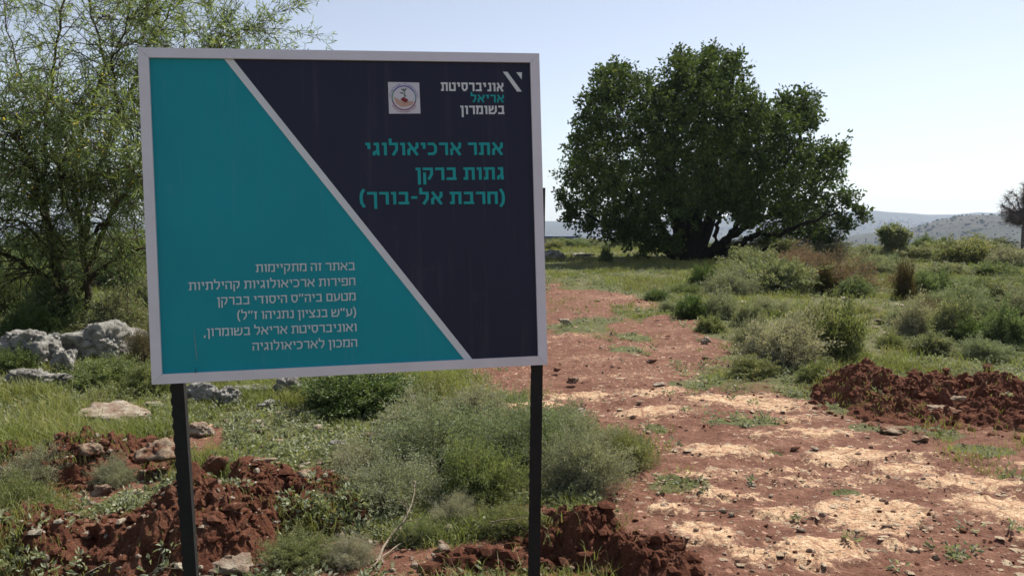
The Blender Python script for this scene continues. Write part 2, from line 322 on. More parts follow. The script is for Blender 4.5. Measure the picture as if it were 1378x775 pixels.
def slab(x, y):
    m = np.zeros(np.shape(x)); wx = (fbm(x * 2.2, y * 2.2, o=4, s=21, g=.6) - .5) * 1.7; wy = (fbm(x * 2.2, y * 2.2, o=4, s=22, g=.6) - .5) * 1.7
    for px, py, rx, ry, w in _slabs:
        cx, cy = G(px, py); k = cy / 1150.; sx = rx * k; sy = ry * k * cy / 1.6; w = w * (.86 if py < 600 else 1.0)
        d = np.hypot((x - cx + wx * 0.7 * sx) / sx, (y - cy + wy * 0.9 * sy) / sy)
        m = np.maximum(m, w * (1 - ss(0.25, 1.55, d)))
    return m
_bare = [(120, 640, 130, 40), (160, 730, 190, 60), (400, 665, 110, 45), (300, 740, 110, 40), (300, 640, 60, 30), (630, 760, 260, 42), (430, 740, 120, 30), (800, 745, 150, 45), (1270, 545, 170, 55), (1380, 560, 100, 60), (1400, 625, 90, 45), (700, 700, 60, 20), (240, 600, 60, 25), (20, 620, 60, 22)]
def bare(x, y):
    m = np.zeros(np.shape(x)); nz = (fbm(x * 3, y * 3, o=3, s=31) - .5) * 0.9
    for px, py, rx, ry in _bare:
        cx, cy = G(px, py); k = cy / 1150.; sx = rx * k; sy = ry * k * cy / 1.6
        m = np.maximum(m, 1 - ss(0.6, 1.15, np.hypot((x - cx) / sx, (y - cy) / sy) + nz))
    return m
_tuft = [(1000, 570, 60, 9), (935, 517, 40, 7), (1180, 555, 40, 14), (1230, 575, 30, 12), (845, 470, 26, 8), (850, 452, 30, 6), (800, 430, 40, 6), (1320, 612, 50, 12), (1260, 590, 26, 9), (1365, 650, 30, 12), (920, 690, 20, 5), (1140, 668, 22, 6),
         (880, 578, 14, 6), (1040, 612, 14, 5), (1160, 575, 20, 9), (905, 655, 40, 14), (1290, 745, 20, 6), (760, 560, 30, 16)]
def tuftmask(x, y):
    m = np.zeros(np.shape(x)); nz = (fbm(x * 4, y * 4, o=2, s=41) - .5) * 1.2
    for px, py, rx, ry in _tuft:
        cx, cy = G(px, py); k = cy / 1150.; m = np.maximum(m, 1 - ss(0.5, 1.1, np.hypot((x - cx) / (rx * k), (y - cy) / (ry * k * cy / 1.6)) + nz))
    return m
def masks(x, y):
    t = track(x, y); sl = slab(x, y); br = bare(x, y)
    far_gr = ss(19, 25, y) * 0.40 + ss(11, 16, y) * 0.10
    far_gr = np.clip(far_gr + ss(6.5, 9, y) * .55 * ss(.50, .66, fbm(x * .9 + 5, y * .45, o=3, s=52)), 0, .9); veg = np.clip(1 - t * (1 - far_gr), 0, 1); veg = veg * (1 - br * 0.92); veg = np.maximum(veg, 0.95 * tuftmask(x, y)); veg = veg * (1 - ss(.35, .7, sl))
    veg = veg * (0.80 + 0.4 * ss(.3, .6, fbm(x * .8, y * .8, o=3, s=51)))
    # a strip of red earth along the left wheel rut and under the sign
    stony = t * 0.6 + 0.55 * t * ss(7, 10, y)
    return np.clip(veg, 0, 1), sl, stony, t
_az = [(-1.5, 20), (-.6, 14), (-.42, 10), (0.04, 9), (0.12, 14), (.2, 24), (.3, 40), (.38, 58), (.423, 60), (.455, 50), (.49, 42), (.52, 44), (.545, 54), (.6, 50), (.75, 40), (1.5, 60)]
def ground_h(x, y):
    x = np.asarray(x, float); y = np.asarray(y, float)
    r = np.hypot(x, y); r2 = r + (fbm(x * .05, y * .05, o=2, s=60) - .5) * 14
    z = -72 * ss(52, 520, r2) + (fbm(x * .006, y * .006, o=5, s=61) - .5) * 34 * ss(150, 900, r)
    a = np.arctan2(x, y); ta = np.tan(np.clip(a, -1.2, 1.2)); front = y > 0
    prof = np.interp(np.where(front, ta, 1.5), [p[0] for p in _az], [p[1] for p in _az])
    rise = ss(1700, 4300, np.where(front, y, r)) * 0.9 + 0.1 * ss(3600, 4350, np.where(front, y, r))
    z = z + (prof + 72 - (fbm(x * .006, y * .006, o=5, s=61) - .5) * 22) * rise
    hillx = x + (fbm(x * .004, y * .004, o=4, s=63) - .5) * 160
    z = z + 80.5 * ss(360, 655, hillx) * np.exp(-((y - 1250) / 330.) ** 2) * front * (1 + (fbm(x * .01, y * .01, o=3, s=64) - .5) * 0.10)
    z = z - 1.2 * ss(60, 8, r) * 0
    # near relief
    nr = 1 - ss(45, 90, r)
    z = z + nr * ((fbm(x * .35, y * .35, o=3, s=65) - .5) * 0.10)
    return z
def detail_h(x, y, m):
    veg, sl, st, t = m
    e = sl + (fbm(x * 9, y * 9, o=4, s=71, g=.6) - .5) * 1.1
    rock = ss(.42, .6, e) * (0.012 + 0.02 * fbm(x * 6, y * 6, o=3, s=72))
    n = (fbm(x * 11, y * 11, o=3, s=73, g=.6) - .5) * 0.022
    w, c = worley(x * 9, y * 9, 5); peb = np.where(c > .8, np.maximum(0, .32 - w) * 0.06, 0) * (st > .2)
    hum = (fbm(x * 2.4, y * 2.4, o=2, s=74) - .5) * 0.07 * np.clip(veg, 0, 1)
    rut = 0
    l = np.interp(y, _ry, _rl); rr = np.interp(y, _ry, _rr)
    for f in (0.27, 0.74): rut = rut - 0.035 * np.exp(-((x - (l + (rr - l) * f)) / 0.28) ** 2) * t * ss(5, 8, y)
    return rock + n + peb + hum + rut
def H(x, y): return float(ground_h(np.array([x]), np.array([y]))[0])

def build_ground():
    ra = [0.0]; r = 0.4
    while r < 3.2: ra.append(r); r += 0.14
    while r < 9: ra.append(r); r *= 1.0042
    while r < 66: ra.append(r); r *= 1.0085
    while r < 5300: ra.append(r); r *= 1.03
    ra = np.array(ra[1:])
    an = np.concatenate([np.arange(-42, 42, 0.15), np.arange(42, 318, 3.0)]); an = np.radians(an); na = len(an)
    RR, AA = np.meshgrid(ra, an, indexing='ij'); X = RR * np.sin(AA); Y = RR * np.cos(AA)
    x, y = X.ravel(), Y.ravel(); near = (np.hypot(x, y) < 75)
    z = ground_h(x, y); veg = np.ones_like(x); sl = np.zeros_like(x); st = np.zeros_like(x)
    xn, yn = x[near], y[near]; m = masks(xn, yn); z[near] += detail_h(xn, yn, m); veg[near] = m[0]; sl[near] = m[1]; st[near] = m[2]
    far = ss(70, 130, np.hypot(x, y))
    n0 = len(x); v = np.stack([x, y, z], 1); v = np.concatenate([v, [[0, 0, 0]]])
    i = np.arange(len(ra) - 1)[:, None] * na; j = np.arange(na)[None]; k = (j + 1) % na
    q = np.stack([i + j, i + na + j, i + na + k, i + k], -1).reshape(-1, 4)
    jj = np.arange(na); tri = np.stack([np.full(na, n0), jj, (jj + 1) % na], 1)
    A = Acc(); A.add(v, q, tri, 0.5); me = A.mesh('ground', MG, True)
    for nm, arr in (('veg', veg), ('rock', sl), ('stony', st), ('far', far)):
        at = me.attributes.new(nm, 'FLOAT', 'POINT'); at.data.foreach_set('value', np.append(arr, 0).astype(np.float32))
    me.polygons.foreach_set('use_smooth', np.ones(len(me.polygons), bool))
    tag(link('ground', me), kind='structure')
build_ground()

# ------------------------------------------------------------------ sign
def glyph(ch, w):
    """square sans Hebrew letter: (width, list of stroke centre lines), body height 1"""
    t, b, l = 1 - w / 2, w / 2, w / 2
    def q(W, *ln): return W, [list(map(tuple, x)) for x in ln]
    W = {'א': .80, 'ב': .72, 'ג': .50, 'ד': .70, 'ה': .72, 'ו': .14 + w, 'ז': .40, 'ח': .72, 'ט': .78, 'י': .14 + w, 'כ': .66, 'ך': .66, 'ל': .64, 'מ': .78, 'ם': .74, 'נ': .46, 'ן': .14 + w, 'ס': .76,
         'ע': .74, 'פ': .72, 'צ': .72, 'ק': .72, 'ר': .64, 'ש': .94, 'ת': .80, '"': .20 + 2 * w, '(': .32, ')': .32, '-': .40, ',': w + .05, "'": w}[ch]
    r = W - w / 2
    if ch == 'א': return q(W, [(l * .8, 1.0), (W - l * .8, 0.0)], [(r, 1), (r, .66), (.58 * W, .42)], [(l, 0), (l, .40), (.40 * W, .62)])
    if ch == 'ב': return q(W, [(0.03, t), (r - .06, t), (r - .06, b)], [(0, b), (W, b)])
    if ch == 'ג': return q(W, [(.08, t), (r - .04, t), (r - .04, .38), (r, 0)], [(r - .05, .36), (l, .22), (l, 0)])
    if ch == 'ד': return q(W, [(0, t), (W, t)], [(r - .09, t), (r - .09, 0)])
    if ch == 'ה': return q(W, [(0, t), (r, t), (r, 0)], [(l + .02, .60), (l + .02, 0)])
    if ch in 'ו': return q(W, [(0, t), (r, t), (r, 0)])
    if ch == 'ז': return q(W, [(0, t), (W, t)], [(W * .58, t), (W * .50, 0)])
    if ch == 'ח': return q(W, [(l, 0), (l, t), (r, t), (r, 0)])
    if ch == 'ט': return q(W, [(l, 1), (l, b), (r, b), (r, t), (.45 * W, t)])
    if ch == 'י': return q(W, [(0, t), (r, t), (r, .50)])
    if ch == 'כ': return q(W, [(0, t), (r - .16, t), (r, t - .20), (r, b + .20), (r - .16, b), (0, b)])
    if ch == 'ך': return q(W, [(0, t), (r, t), (r, -.34)])
    if ch == 'ל': return q(W, [(l, 1.32), (l, t), (r, t), (r, .46), (.42 * W, 0)])
    if ch == 'מ': return q(W, [(l, 0), (l + .09, t), (r, t), (r, b), (.44 * W, b)], [(0, 1), (l + .09, .70)])
    if ch == 'ם': return q(W, [(0, t), (r, t), (r, b), (l + .04, b), (l + .04, t)])
    if ch == 'נ': return q(W, [(.10, t), (r, t), (r, b), (0, b)])
    if ch == 'ן': return q(W, [(0, t), (r, t), (r, -.34)])
    if ch == 'ס': return q(W, [(0, t), (r, t), (r, .34), (r - .18, b), (l + .20, b), (l + .04, .34), (l + .04, t)])
    if ch == 'ע': return q(W, [(l, 1), (l + .14, .16)], [(r, 1), (r, .44), (r - .14, .20), (0, b * .4)])
    if ch == 'פ': return q(W, [(.46 * W, .50), (l + .02, .50), (l + .02, t), (r, t), (r, b), (0, b)])
    if ch == 'צ': return q(W, [(l, 1), (l + .02, .86), (r, .10)], [(0, b), (W, b)], [(r, 1), (r, .74), (.52 * W, .52)])
    if ch == 'ק': return q(W, [(0, t), (r, t), (r, .48), (.56 * W, .06)], [(l + .02, .62), (l + .02, -.34)])
    if ch == 'ר': return q(W, [(0, t), (r, t), (r, 0)])
    if ch == 'ש': return q(W, [(l, 1), (l, b), (r - .20, b), (r, .36), (r, 1)], [(W / 2, 1), (W / 2, .62), (l, .40)])
    if ch == 'ת': return q(W, [(0, b), (l + .13, b), (l + .13, t), (r, t), (r, 0)], [(0, t), (l + .2, t)])
    if ch == '"': return q(W, [(l + .05, 1.12), (l, .74)], [(r, 1.12), (r - .05, .74)])
    if ch == '(': return q(W, [(.04, 1.22), (.22, .86), (.25, .50), (.22, .14), (.04, -.22)])
    if ch == ')': return q(W, [(.28, 1.22), (.10, .86), (.07, .50), (.10, .14), (.28, -.22)])
    if ch == '-': return q(W, [(0, .55), (W, .55)])
    if ch == ',': return q(W, [(l + .03, .16), (l - .02, -.20)])
    return q(W, [(l, 1.1), (l, .8)])
def text_mesh(s, acc, x_right, x_left, z_right, z_left, h, w, y=-0.004, arc=None):
    items, cur = [], 0.0
    for ch in s:                          # laid out from the right-hand side
        if ch == ' ': cur += .34; continue
        W, ln = glyph(ch, w); items.append((cur + W, ln)); cur += W + .15
    tot = cur - .15; k = 0
    for right, ln in items:
        for pl in ln:
            P = np.array(pl); n = len(P); P[:, 0] += tot - right
            T = np.diff(P, axis=0); T = T / np.linalg.norm(T, axis=1)[:, None]; N = np.stack([-T[:, 1], T[:, 0]], 1)
            O = np.empty_like(P); O[0] = N[0]; O[-1] = N[-1]
            for i in range(1, n - 1):
                m_ = N[i - 1] + N[i]; O[i] = m_ / max(.35, (m_ @ N[i]))
            A_, B_ = P + O * w / 2, P - O * w / 2; Q = np.concatenate([A_, B_]); u = Q[:, 0] / tot
            if arc is None: X = x_left + (x_right - x_left) * u; Z = z_left + (z_right - z_left) * u + Q[:, 1] * h
            else:
                cx, cz, rad, a0, a1, flip = arc; a = a0 + (a1 - a0) * u; rr = rad + Q[:, 1] * h * (-1 if flip else 1); X = cx + rr * np.cos(a); Z = cz + rr * np.sin(a)
            k += 1; yy = y - (k % 3) * .00012; i = np.arange(n - 1)
            acc.add(np.stack([X, np.full(2 * n, yy), Z], 1), np.stack([i, i + 1, n + i + 1, n + i], 1))
def flat(acc, pts, y, y2=None):
    pts = np.array(pts, float); n = len(pts)
    v = np.stack([pts[:, 0], np.full(n, y), pts[:, 1]], 1); c = v.mean(0)
    tri = [[n, i, (i + 1) % n] for i in range(n)]; acc.add(np.vstack([v, c]), None, tri)
def build_sign():
    pos = Vector((-.6144, 3.2960, 1.6358)); rz, rx, ry = R(10.2317), R(-2.6816), R(-1.1519)
    PM = Matrix.Translation(pos) @ Matrix.Rotation(rz, 4, 'Z') @ Matrix.Rotation(rx, 4, 'X') @ Matrix.Rotation(ry, 4, 'Y')
    root = bpy.data.objects.new('information_sign', None); COL.objects.link(root)
    root.location = (pos.x, pos.y - .02, 0); root.rotation_euler = (0, 0, rz)
    tag(root, 'large teal and navy information board lettered in Hebrew, white frame, two black posts', 'sign')
    bpy.context.view_layer.update(); inv = root.matrix_world.inverted(); LM = inv @ PM
    M = np.array(PM)[:3, :3]; P0 = np.array(pos)
    def loc(px, py):
        d = ray(px, py); n = M[:, 1]; t = ((P0 - CAM) @ n) / (d @ n); L = M.T @ (CAM + t * d - P0); return L[0], L[2]
    def part(name, acc, mat, parent=root, smooth=False, label=None):
        o = bpy.data.objects.new(name, acc.mesh(name, mat, smooth)); COL.objects.link(o); o.parent = parent
        if parent is root: o.matrix_local = LM
        if label: o['label'] = label
        return o
    teal = m_sign('teal_print', (0.003, 0.275, 0.330)); navy = m_sign('navy_print', (0.018, 0.018, 0.042))
    white = m_plain('white_print', (0.70, 0.70, 0.72), 0.5, 0.05); tealt = m_plain('teal_lettering', (0.008, 0.34, 0.35), 0.5, 0.05)
    greyt = m_plain('pale_lettering', (0.62, 0.66, 0.68), 0.5, 0.06)
    frame_m = m_plain('white_coated_metal', (0.74, 0.68, 0.73), 0.42, 0.05, 9, 0.4)
    a = Acc(); box(a, -.716, .716, -.001, .004, -.5845, .5845); panel = part('panel', a, teal)
    # steel backing sheet ribs
    a = Acc(); box(a, -.70, .70, .006, .024, .30, .34); box(a, -.70, .70, .006, .024, -.34, -.30); part('back_rail', a, MBLACK)
    i = 0.7155; z = .5842
    d0, d1 = -.4510, -.4190; e0, e1 = .4169, .4494
    a = Acc(); flat(a, [(d1, z), (i, z), (i, -z), (e1, -z)], -.0022); part('navy_area', a, navy)
    a = Acc(); flat(a, [(d0, z), (d1, z), (e1, -z), (e0, -z)], -.0034); part('diagonal_stripe', a, white)
    # mitred frame rails with a raised lip
    O = (.75, .618); I = (.7125, .5815)
    def rail(p):
        a = Acc(); (ox0, oz0), (ox1, oz1), (ix1, iz1), (ix0, iz0) = p
        y0, y1, yo = -.014, -.011, .03
        v = [(ox0, y1, oz0), (ox1, y1, oz1), (ix1, y0, iz1), (ix0, y0, iz0), (ox0, yo, oz0), (ox1, yo, oz1), (ix1, yo, iz1), (ix0, yo, iz0)]
        c = [.5] * 8; a.add(v, [[0, 1, 2, 3], [7, 6, 5, 4], [0, 4, 5, 1], [1, 5, 6, 2], [2, 6, 7, 3], [3, 7, 4, 0]]); return a
    g = 0.0006
    part('frame_rail', rail([(-O[0], O[1]), (O[0], O[1]), (I[0] - g, I[1]), (-I[0] + g, I[1])]), frame_m)
    part('frame_rail', rail([(O[0], -O[1]), (-O[0], -O[1]), (-I[0] + g, -I[1]), (I[0] - g, -I[1])]), frame_m)
    part('frame_rail', rail([(O[0], O[1] - g), (O[0], -O[1] + g), (I[0], -I[1] + g), (I[0], I[1] - g)]), frame_m)
    part('frame_rail', rail([(-O[0], -O[1] + g), (-O[0], O[1] - g), (-I[0], I[1] - g), (-I[0], -I[1] + g)]), frame_m)
    # lettering: (text, right x, left x, baseline y at right, baseline y at left, body height px, weight, material)
    T = [('אוניברסיטת', 677.4, 593.3, 123.7, 123.0, 11.4, .215, white), ('אריאל', 678.0, 633.4, 138.5, 138.2, 10.2, .205, tealt), ('בשומרון', 678.6, 619.6, 154.2, 154.3, 11.4, .215, white),
         ('אתר ארכיאולוגי', 676.8, 492.0, 208.8, 209.6, 16.6, .205, tealt), ('גתות ברקן', 678.0, 559.6, 241.8, 243.0, 16.6, .205, tealt), ('(חרבת אל-בורך)', 678.8, 484.8, 274.6, 275.6, 16.4, .205, tealt),
         ('באתר זה מתקיימות', 477.6, 344.6, 363.3, 366.3, 10.2, .155, greyt), ('חפירות ארכיאולוגיות קהילתיות', 478.2, 254.4, 383.8, 390.6, 10.2, .155, greyt),
         ('מטעם ביה"ס היסודי בברקן', 478.7, 292.6, 404.0, 410.6, 10.2, .155, greyt), ('(ע"ש בנציון נתניהו ז"ל)', 479.3, 319.8, 425.2, 430.0, 10.2, .155, greyt),
         ('ואוניברסיטת אריאל בשומרון,', 480.0, 274.8, 445.4, 452.6, 10.2, .155, greyt), ('המכון לארכיאולוגיה', 480.8, 340.2, 466.2, 471.5, 10.2, .155, greyt)]
    for s, xr, xl, yr, yl, h, bd, mt in T:
        a = Acc(); r_ = loc(xr, yr); l_ = loc(xl, yl); hh = loc(xr, yr - h)[1] - r_[1]
        text_mesh(s, a, r_[0], l_[0], r_[1], l_[1], hh, bd, y=-.0040); part('text_line', a, mt)
    a = Acc(); flat(a, [loc(676.5, 97.3), loc(682.6, 97.3), loc(702, 123.9), loc(695.6, 123.9)], -.004)
    flat(a, [loc(694.4, 97.9), loc(702.2, 98.1), loc(701.7, 107.6)], -.004); part('university_emblem', a, white)
    # square badge with hands, soil and a seedling
    a = Acc(); flat(a, [loc(522, 111), loc(564, 111.8), loc(565.8, 153.3), loc(523.5, 153.6)], -.004); badge = part('square_badge', a, m_plain('badge_white', (0.66, 0.62, 0.68), .5, .04))
    cx, cz = loc(543.6, 132.4); rad = .0475
    def sub(name, acc, mt): return part(name, acc, mt, badge)
    def ring(a0, a1, r0, r1, y):
        acc = Acc(); n = 24; t = np.linspace(R(a0), R(a1), n)
        v = np.concatenate([np.stack([cx + r * np.cos(t), np.full(n, y), cz + r * np.sin(t)], 1) for r in (r0, r1)])
        acc.add(v, [[i, i + 1, n + i + 1, n + i] for i in range(n - 1)]); return acc
    sub('ring', ring(35, 145, rad - .004, rad, -.0048), m_plain('ring_blue', (.06, .07, .34), .5))
    sub('ring', ring(145, 195, rad - .004, rad, -.0048), m_plain('ring_green', (.10, .26, .16), .5)); sub('ring', ring(-15, 35, rad - .004, rad, -.0048), m_plain('ring_green_right', (.12, .24, .26), .5))
    sub('ring', ring(195, 345, rad - .004, rad, -.0048), m_plain('ring_purple', (.22, .03, .09), .5))
    skin = m_plain('print_skin', (.56, .34, .27), .5)
    a = Acc(); flat(a, [(cx - .040, cz + .004), (cx - .026, cz - .003), (cx - .012, cz - .012), (cx + .004, cz - .020), (cx + .036, cz - .012), (cx + .032, cz - .026), (cx + .008, cz - .033), (cx - .012, cz - .034), (cx - .030, cz - .022)], -.0046); sub('hands', a, skin)
    a = Acc(); flat(a, [(cx - .014, cz - .006), (cx - .003, cz + .003), (cx + .010, cz - .003), (cx + .018, cz - .009), (cx + .006, cz - .018), (cx - .004, cz - .014)], -.0052); sub('soil', a, m_plain('print_soil', (.24, .02, .025), .5))
    a = Acc(); flat(a, [(cx + .001, cz), (cx + .003, cz), (cx + .004, cz + .03), (cx + .002, cz + .03)], -.0056)
    for sx, sz, ex, ez in ((.002, .016, -.018, .021), (.003, .024, -.010, .036), (.003, .026, .011, .039), (.003, .014, .007, .004), (.003, .03, -.002, .036)):
        dx, dz = ex - sx, ez - sz; l = math.hypot(dx, dz); nx, nz = -dz / l * .0026, dx / l * .0026
        flat(a, [(cx + sx, cz + sz), (cx + (sx + ex) / 2 + nx, cz + (sz + ez) / 2 + nz), (cx + ex, cz + ez), (cx + (sx + ex) / 2 - nx, cz + (sz + ez) / 2 - nz)], -.0054)
    sub('seedling', a, m_plain('print_green', (.05, .10, .05), .5))
    a = Acc(); text_mesh('הגרעין החברתי - מוביל קהילה', a, 0, 0, 0, 0, .0055, .16, y=-.0048, arc=(cx, cz, rad + .0025, R(178), R(2), False)); sub('arc_lettering', a, m_plain('arc_blue', (.10, .12, .42), .5))
    a = Acc(); text_mesh('חינוך למצוינות ציונית', a, 0, 0, 0, 0, .0055, .16, y=-.0048, arc=(cx, cz, rad + .0090, R(212), R(328), True)); sub('arc_lettering', a, m_plain('arc_red', (.30, .04, .10), .5))
    # wear: a pale scrape and smudges, a bolt
    a = Acc(); x0, z0 = loc(261.5, 437); x1, z1 = loc(265, 487); flat(a, [(x0, z0), (x0 + .002, z0 - .05), (x1 + .003, z1 + .02), (x1, z1), (x1 - .002, z1 + .02), (x0 - .002, z0 - .05)], -.0030); part('scrape', a, m_plain('scrape_grey', (.12, .30, .33), .7, .3, 60))
    a = Acc(); x0, z0 = loc(264.5, 500)
    box(a, x0 - .001, x0 + .001, -.0155, -.012, z0 - .004, z0 + .014); part('frame_scratch', a, MBLACK)
    # posts: perforated angle iron with a scalloped edge
    def post(top, bot, w0, serr, label):
        T0 = np.array(top); B0 = np.array(bot); n = 90; acc = Acc(); f = np.linspace(0, 1, n * 2)
        L = np.linalg.norm(T0 - B0)
        notch = np.where(np.arange(n * 2) % 4 < 2, 0.0, serr)
        C = T0[None] + (B0 - T0)[None] * f[:, None]; rx_ = np.array([math.cos(rz), math.sin(rz), 0]); fy = np.array([-math.sin(rz), math.cos(rz), 0])
        t = .004; v = []
        for off, d in ((-w0 / 2, 0), (w0 / 2, 0), (w0 / 2, w0), (w0 / 2 - t, w0), (w0 / 2 - t, t), (-w0 / 2, t)):
            o_ = np.full(n * 2, off); o_ = np.where(off == -w0 / 2, o_ + notch, o_); v.append(C + rx_[None] * o_[:, None] + fy[None] * d)
        v = np.stack(v, 1); k = 6; i_ = np.arange(n * 2 - 1)[:, None] * k; j_ = np.arange(k)[None]; j2 = (j_ + 1) % k
        q = np.stack([i_ + j_, i_ + k + j_, i_ + k + j2, i_ + j2], -1).reshape(-1, 4)
        caps = [[0, 1, 4, 5], [1, 2, 3, 4]]; e = (n * 2 - 1) * k; caps += [[e + 5, e + 4, e + 1, e], [e + 4, e + 3, e + 2, e + 1]]
        acc.add(v.reshape(-1, 3), np.vstack([q, caps]))
        o = bpy.data.objects.new('post', acc.mesh('post', MBLACK)); COL.objects.link(o); o.parent = root; o.matrix_local = inv; o['label'] = label
        return o
    # pixel positions of the post axes just under the frame and at the foot
    def on_plane(px, py, back):
        d = ray(px, py); n = M[:, 1]; t = ((P0 + n * back - CAM) @ n) / (d @ n); return CAM + t * d
    lt = on_plane(237.5, 517, .036); lb = on_plane(255, 775, .036); dv = (lb - lt); bl = lt + dv * ((lt[2] + .25) / (lt[2] - lb[2])); tl = lt - dv * (1.0 / (lt[2] - lb[2])) * .9
    post(tl, bl, .050, .0045, 'leaning left post with a scalloped edge')
    rt = on_plane(722.5, 491, .036); rb = on_plane(718.5, 775, .036); dv = (rb - rt); br_ = rt + dv * ((rt[2] + .25) / (rt[2] - rb[2])); tr_ = rt - dv * (1.0 / (rt[2] - rb[2])) * .715
    post(tr_, br_, .050, .0012, 'upright right post, its top end peeping out beside the frame')
def m_sign(name, col):
    b = NB(name); n = b.noise(1.6, 4, 0.6); c = b.ramp(n, [(0.3, tuple(x * .92 for x in col)), (0.7, tuple(x * 1.08 + .001 for x in col))])
    c = b.mix(b.ramp(b.noise(5, 6, 0.75), [(0.62, 0.0), (0.8, 0.10)]), c, (0.30, 0.29, 0.27))
    sm = b.node('ShaderNodeMapping'); b.L(b.node('ShaderNodeTexCoord').outputs['Object'], sm.inputs[0]); sm.inputs['Scale'].default_value = (22, 1, 1.2)
    c = b.mix(b.ramp(b.noise(1.0, 5, 0.7, vec=sm.outputs[0]), [(0.55, 0.0), (0.8, 0.07)]), c, (0.35, 0.32, 0.28))
    b.bs.inputs['Coat Weight'].default_value = 0.04; b.bs.inputs['Coat Roughness'].default_value = 0.25
    return b.done(c, 0.42, b.bump(b.noise(3, 3), 0.25, 0.01), 0.22)
def m_post():
    b = NB('black_coated_steel'); c = b.ramp(b.noise(14, 6, 0.75), [(0.3, (0.009, 0.008, 0.008)), (0.7, (0.018, 0.016, 0.016))])
    c = b.mix(b.ramp(b.noise(32, 6, 0.8), [(0.60, 0.0), (0.68, 0.5)]), c, (0.10, 0.05, 0.03)); return b.done(c, 0.6, b.bump(b.noise(120, 3), 0.4, 0.001), 0.25)
MBLACK = m_post()
build_sign()

# ------------------------------------------------------------------ shrubs
def shrub_mesh(seed, h, n_tw, n_leaf, leaf, lw, mat, stem_mat=None, up=0.4, spread=1.0, twig=0.0028, core=0.0, lean=0.0, tip=0.5, stems=True, bound=1.0):
    """dome shrub of radius 1: twigs run from the root collar outwards, leaves along their outer part"""
    g = rng(seed); K = n_tw
    th = g.random(K) * 2 * math.pi; u = g.random(K) ** (0.75); el = np.arcsin(np.clip(u, 0, 1)) * (1) * 0.97 + 0.02
    D = np.stack([np.cos(th) * np.cos(el), np.sin(th) * np.cos(el), np.sin(el)], 1)
    lump = 0.34 + 1.15 * fbm(D[:, 0] * 2.3 + seed, D[:, 1] * 2.3, D[:, 2] * 2.3, o=3, s=seed)
    rr = lump * (0.62 + 0.44 * g.random(K) + .22 * (g.random(K) < .12)); E = D * rr[:, None] * np.array([spread, spread, h])
    base = g.normal(size=(K, 3)) * np.array([.16, .16, 0]); m = 5; t = np.linspace(0, 1, m)
    P = base[:, None] * (1 - t)[None, :, None] + E[:, None] * t[None, :, None]
    P[:, :, 2] += (np.sin(t * math.pi) * up * .25)[None] * h * np.linalg.norm(E[:, :2], axis=1)[:, None]
    P += g.normal(size=P.shape) * .028 * t[None, :, None]; P[:, 0, 2] = -.03
    A = Acc(); q = max(1, n_leaf // K)
    tt = tip + (1.03 - tip) * g.random((K, q)) ** 0.8; idx = np.clip(tt * (m - 1), 0, m - 1.001); i0 = idx.astype(int); f = (idx - i0)[..., None]
    kk = np.arange(K)[:, None]; Q = P[kk, i0] * (1 - f) + P[kk, i0 + 1] * f
    dirn = unit(P[kk, i0 + 1] - P[kk, i0]); Q = Q + g.normal(size=Q.shape) * .035
    LD = dirn * .7 + g.normal(size=Q.shape) * .55 + np.array([0, 0, .25])
    tw_r = g.random(K)[:, None] * .5 + g.random((K, q)) * .5
    leaves(A, Q.reshape(-1, 3), LD.reshape(-1, 3), leaf * (0.6 + 0.8 * g.random(K * q)), lw, g, tw_r.ravel())
    fol = A.mesh('foliage', mat)
    B = Acc(); tubes(B, P, (twig * (1.25 - t))[None] * np.ones((K, 1)), 3, 0.5); st = B.mesh('stem', stem_mat or MB_STEM, True)
    return fol, st
def shrub(name, cat, label, meshes, px, py, wpx, hpx, group=None, z=0.0, seed=0, flatten=1.0):
    x, y = G(px, py); k = y / 1150.; r = wpx * k * 0.5 / 0.92; hz = hpx * k / 0.95
    y += r * 0.55; zz = H(x, y) - 0.01 + z
    root = bpy.data.objects.new(name, None); COL.objects.link(root); root.location = (x, y, zz)
    root.rotation_euler = (0, 0, (seed * 2.399 + px) % 6.28); root.scale = (r, r * flatten, hz)
    fo = link('foliage', meshes[0], root); st = link('stem', meshes[1], root)
    tag(root, label, cat, group); return root
SH = dict(
    grey=[shrub_mesh(101 + i, 1.0, 420, 16000, .055, .020, ML_GREY, MB_TWIG, up=.5, twig=.0035) for i in range(3)],
    greyfine=[shrub_mesh(141 + i, 1.0, 620, 26000, .036, .013, ML_GREY, MB_TWIG, up=.5, twig=.0028) for i in range(2)],
    green=[shrub_mesh(111 + i, 1.0, 300, 12000, .075, .030, ML_GREEN, up=.4) for i in range(2)],
    greenfine=[shrub_mesh(115 + i, 1.0, 420, 20000, .045, .019, ML_GREEN, up=.4) for i in range(2)],
    dark=[shrub_mesh(121 + i, 1.0, 320, 15000, .065, .028, ML_DARK, up=.35, tip=.35) for i in range(2)],
    olive=[shrub_mesh(131 + i, 1.0, 420, 15000, .075, .028, ML_OLIVE, up=.5) for i in range(3)],
    brown=[shrub_mesh(151 + i, 1.0, 520, 9000, .07, .014, ML_BROWN, MB_STEM, up=.6, twig=.004) for i in range(2)],
    umber=[shrub_mesh(161, 1.0, 420, 13000, .08, .022, ML_UMBER, MB_STEM, up=.3, tip=.25)],
)
_cnt = {}
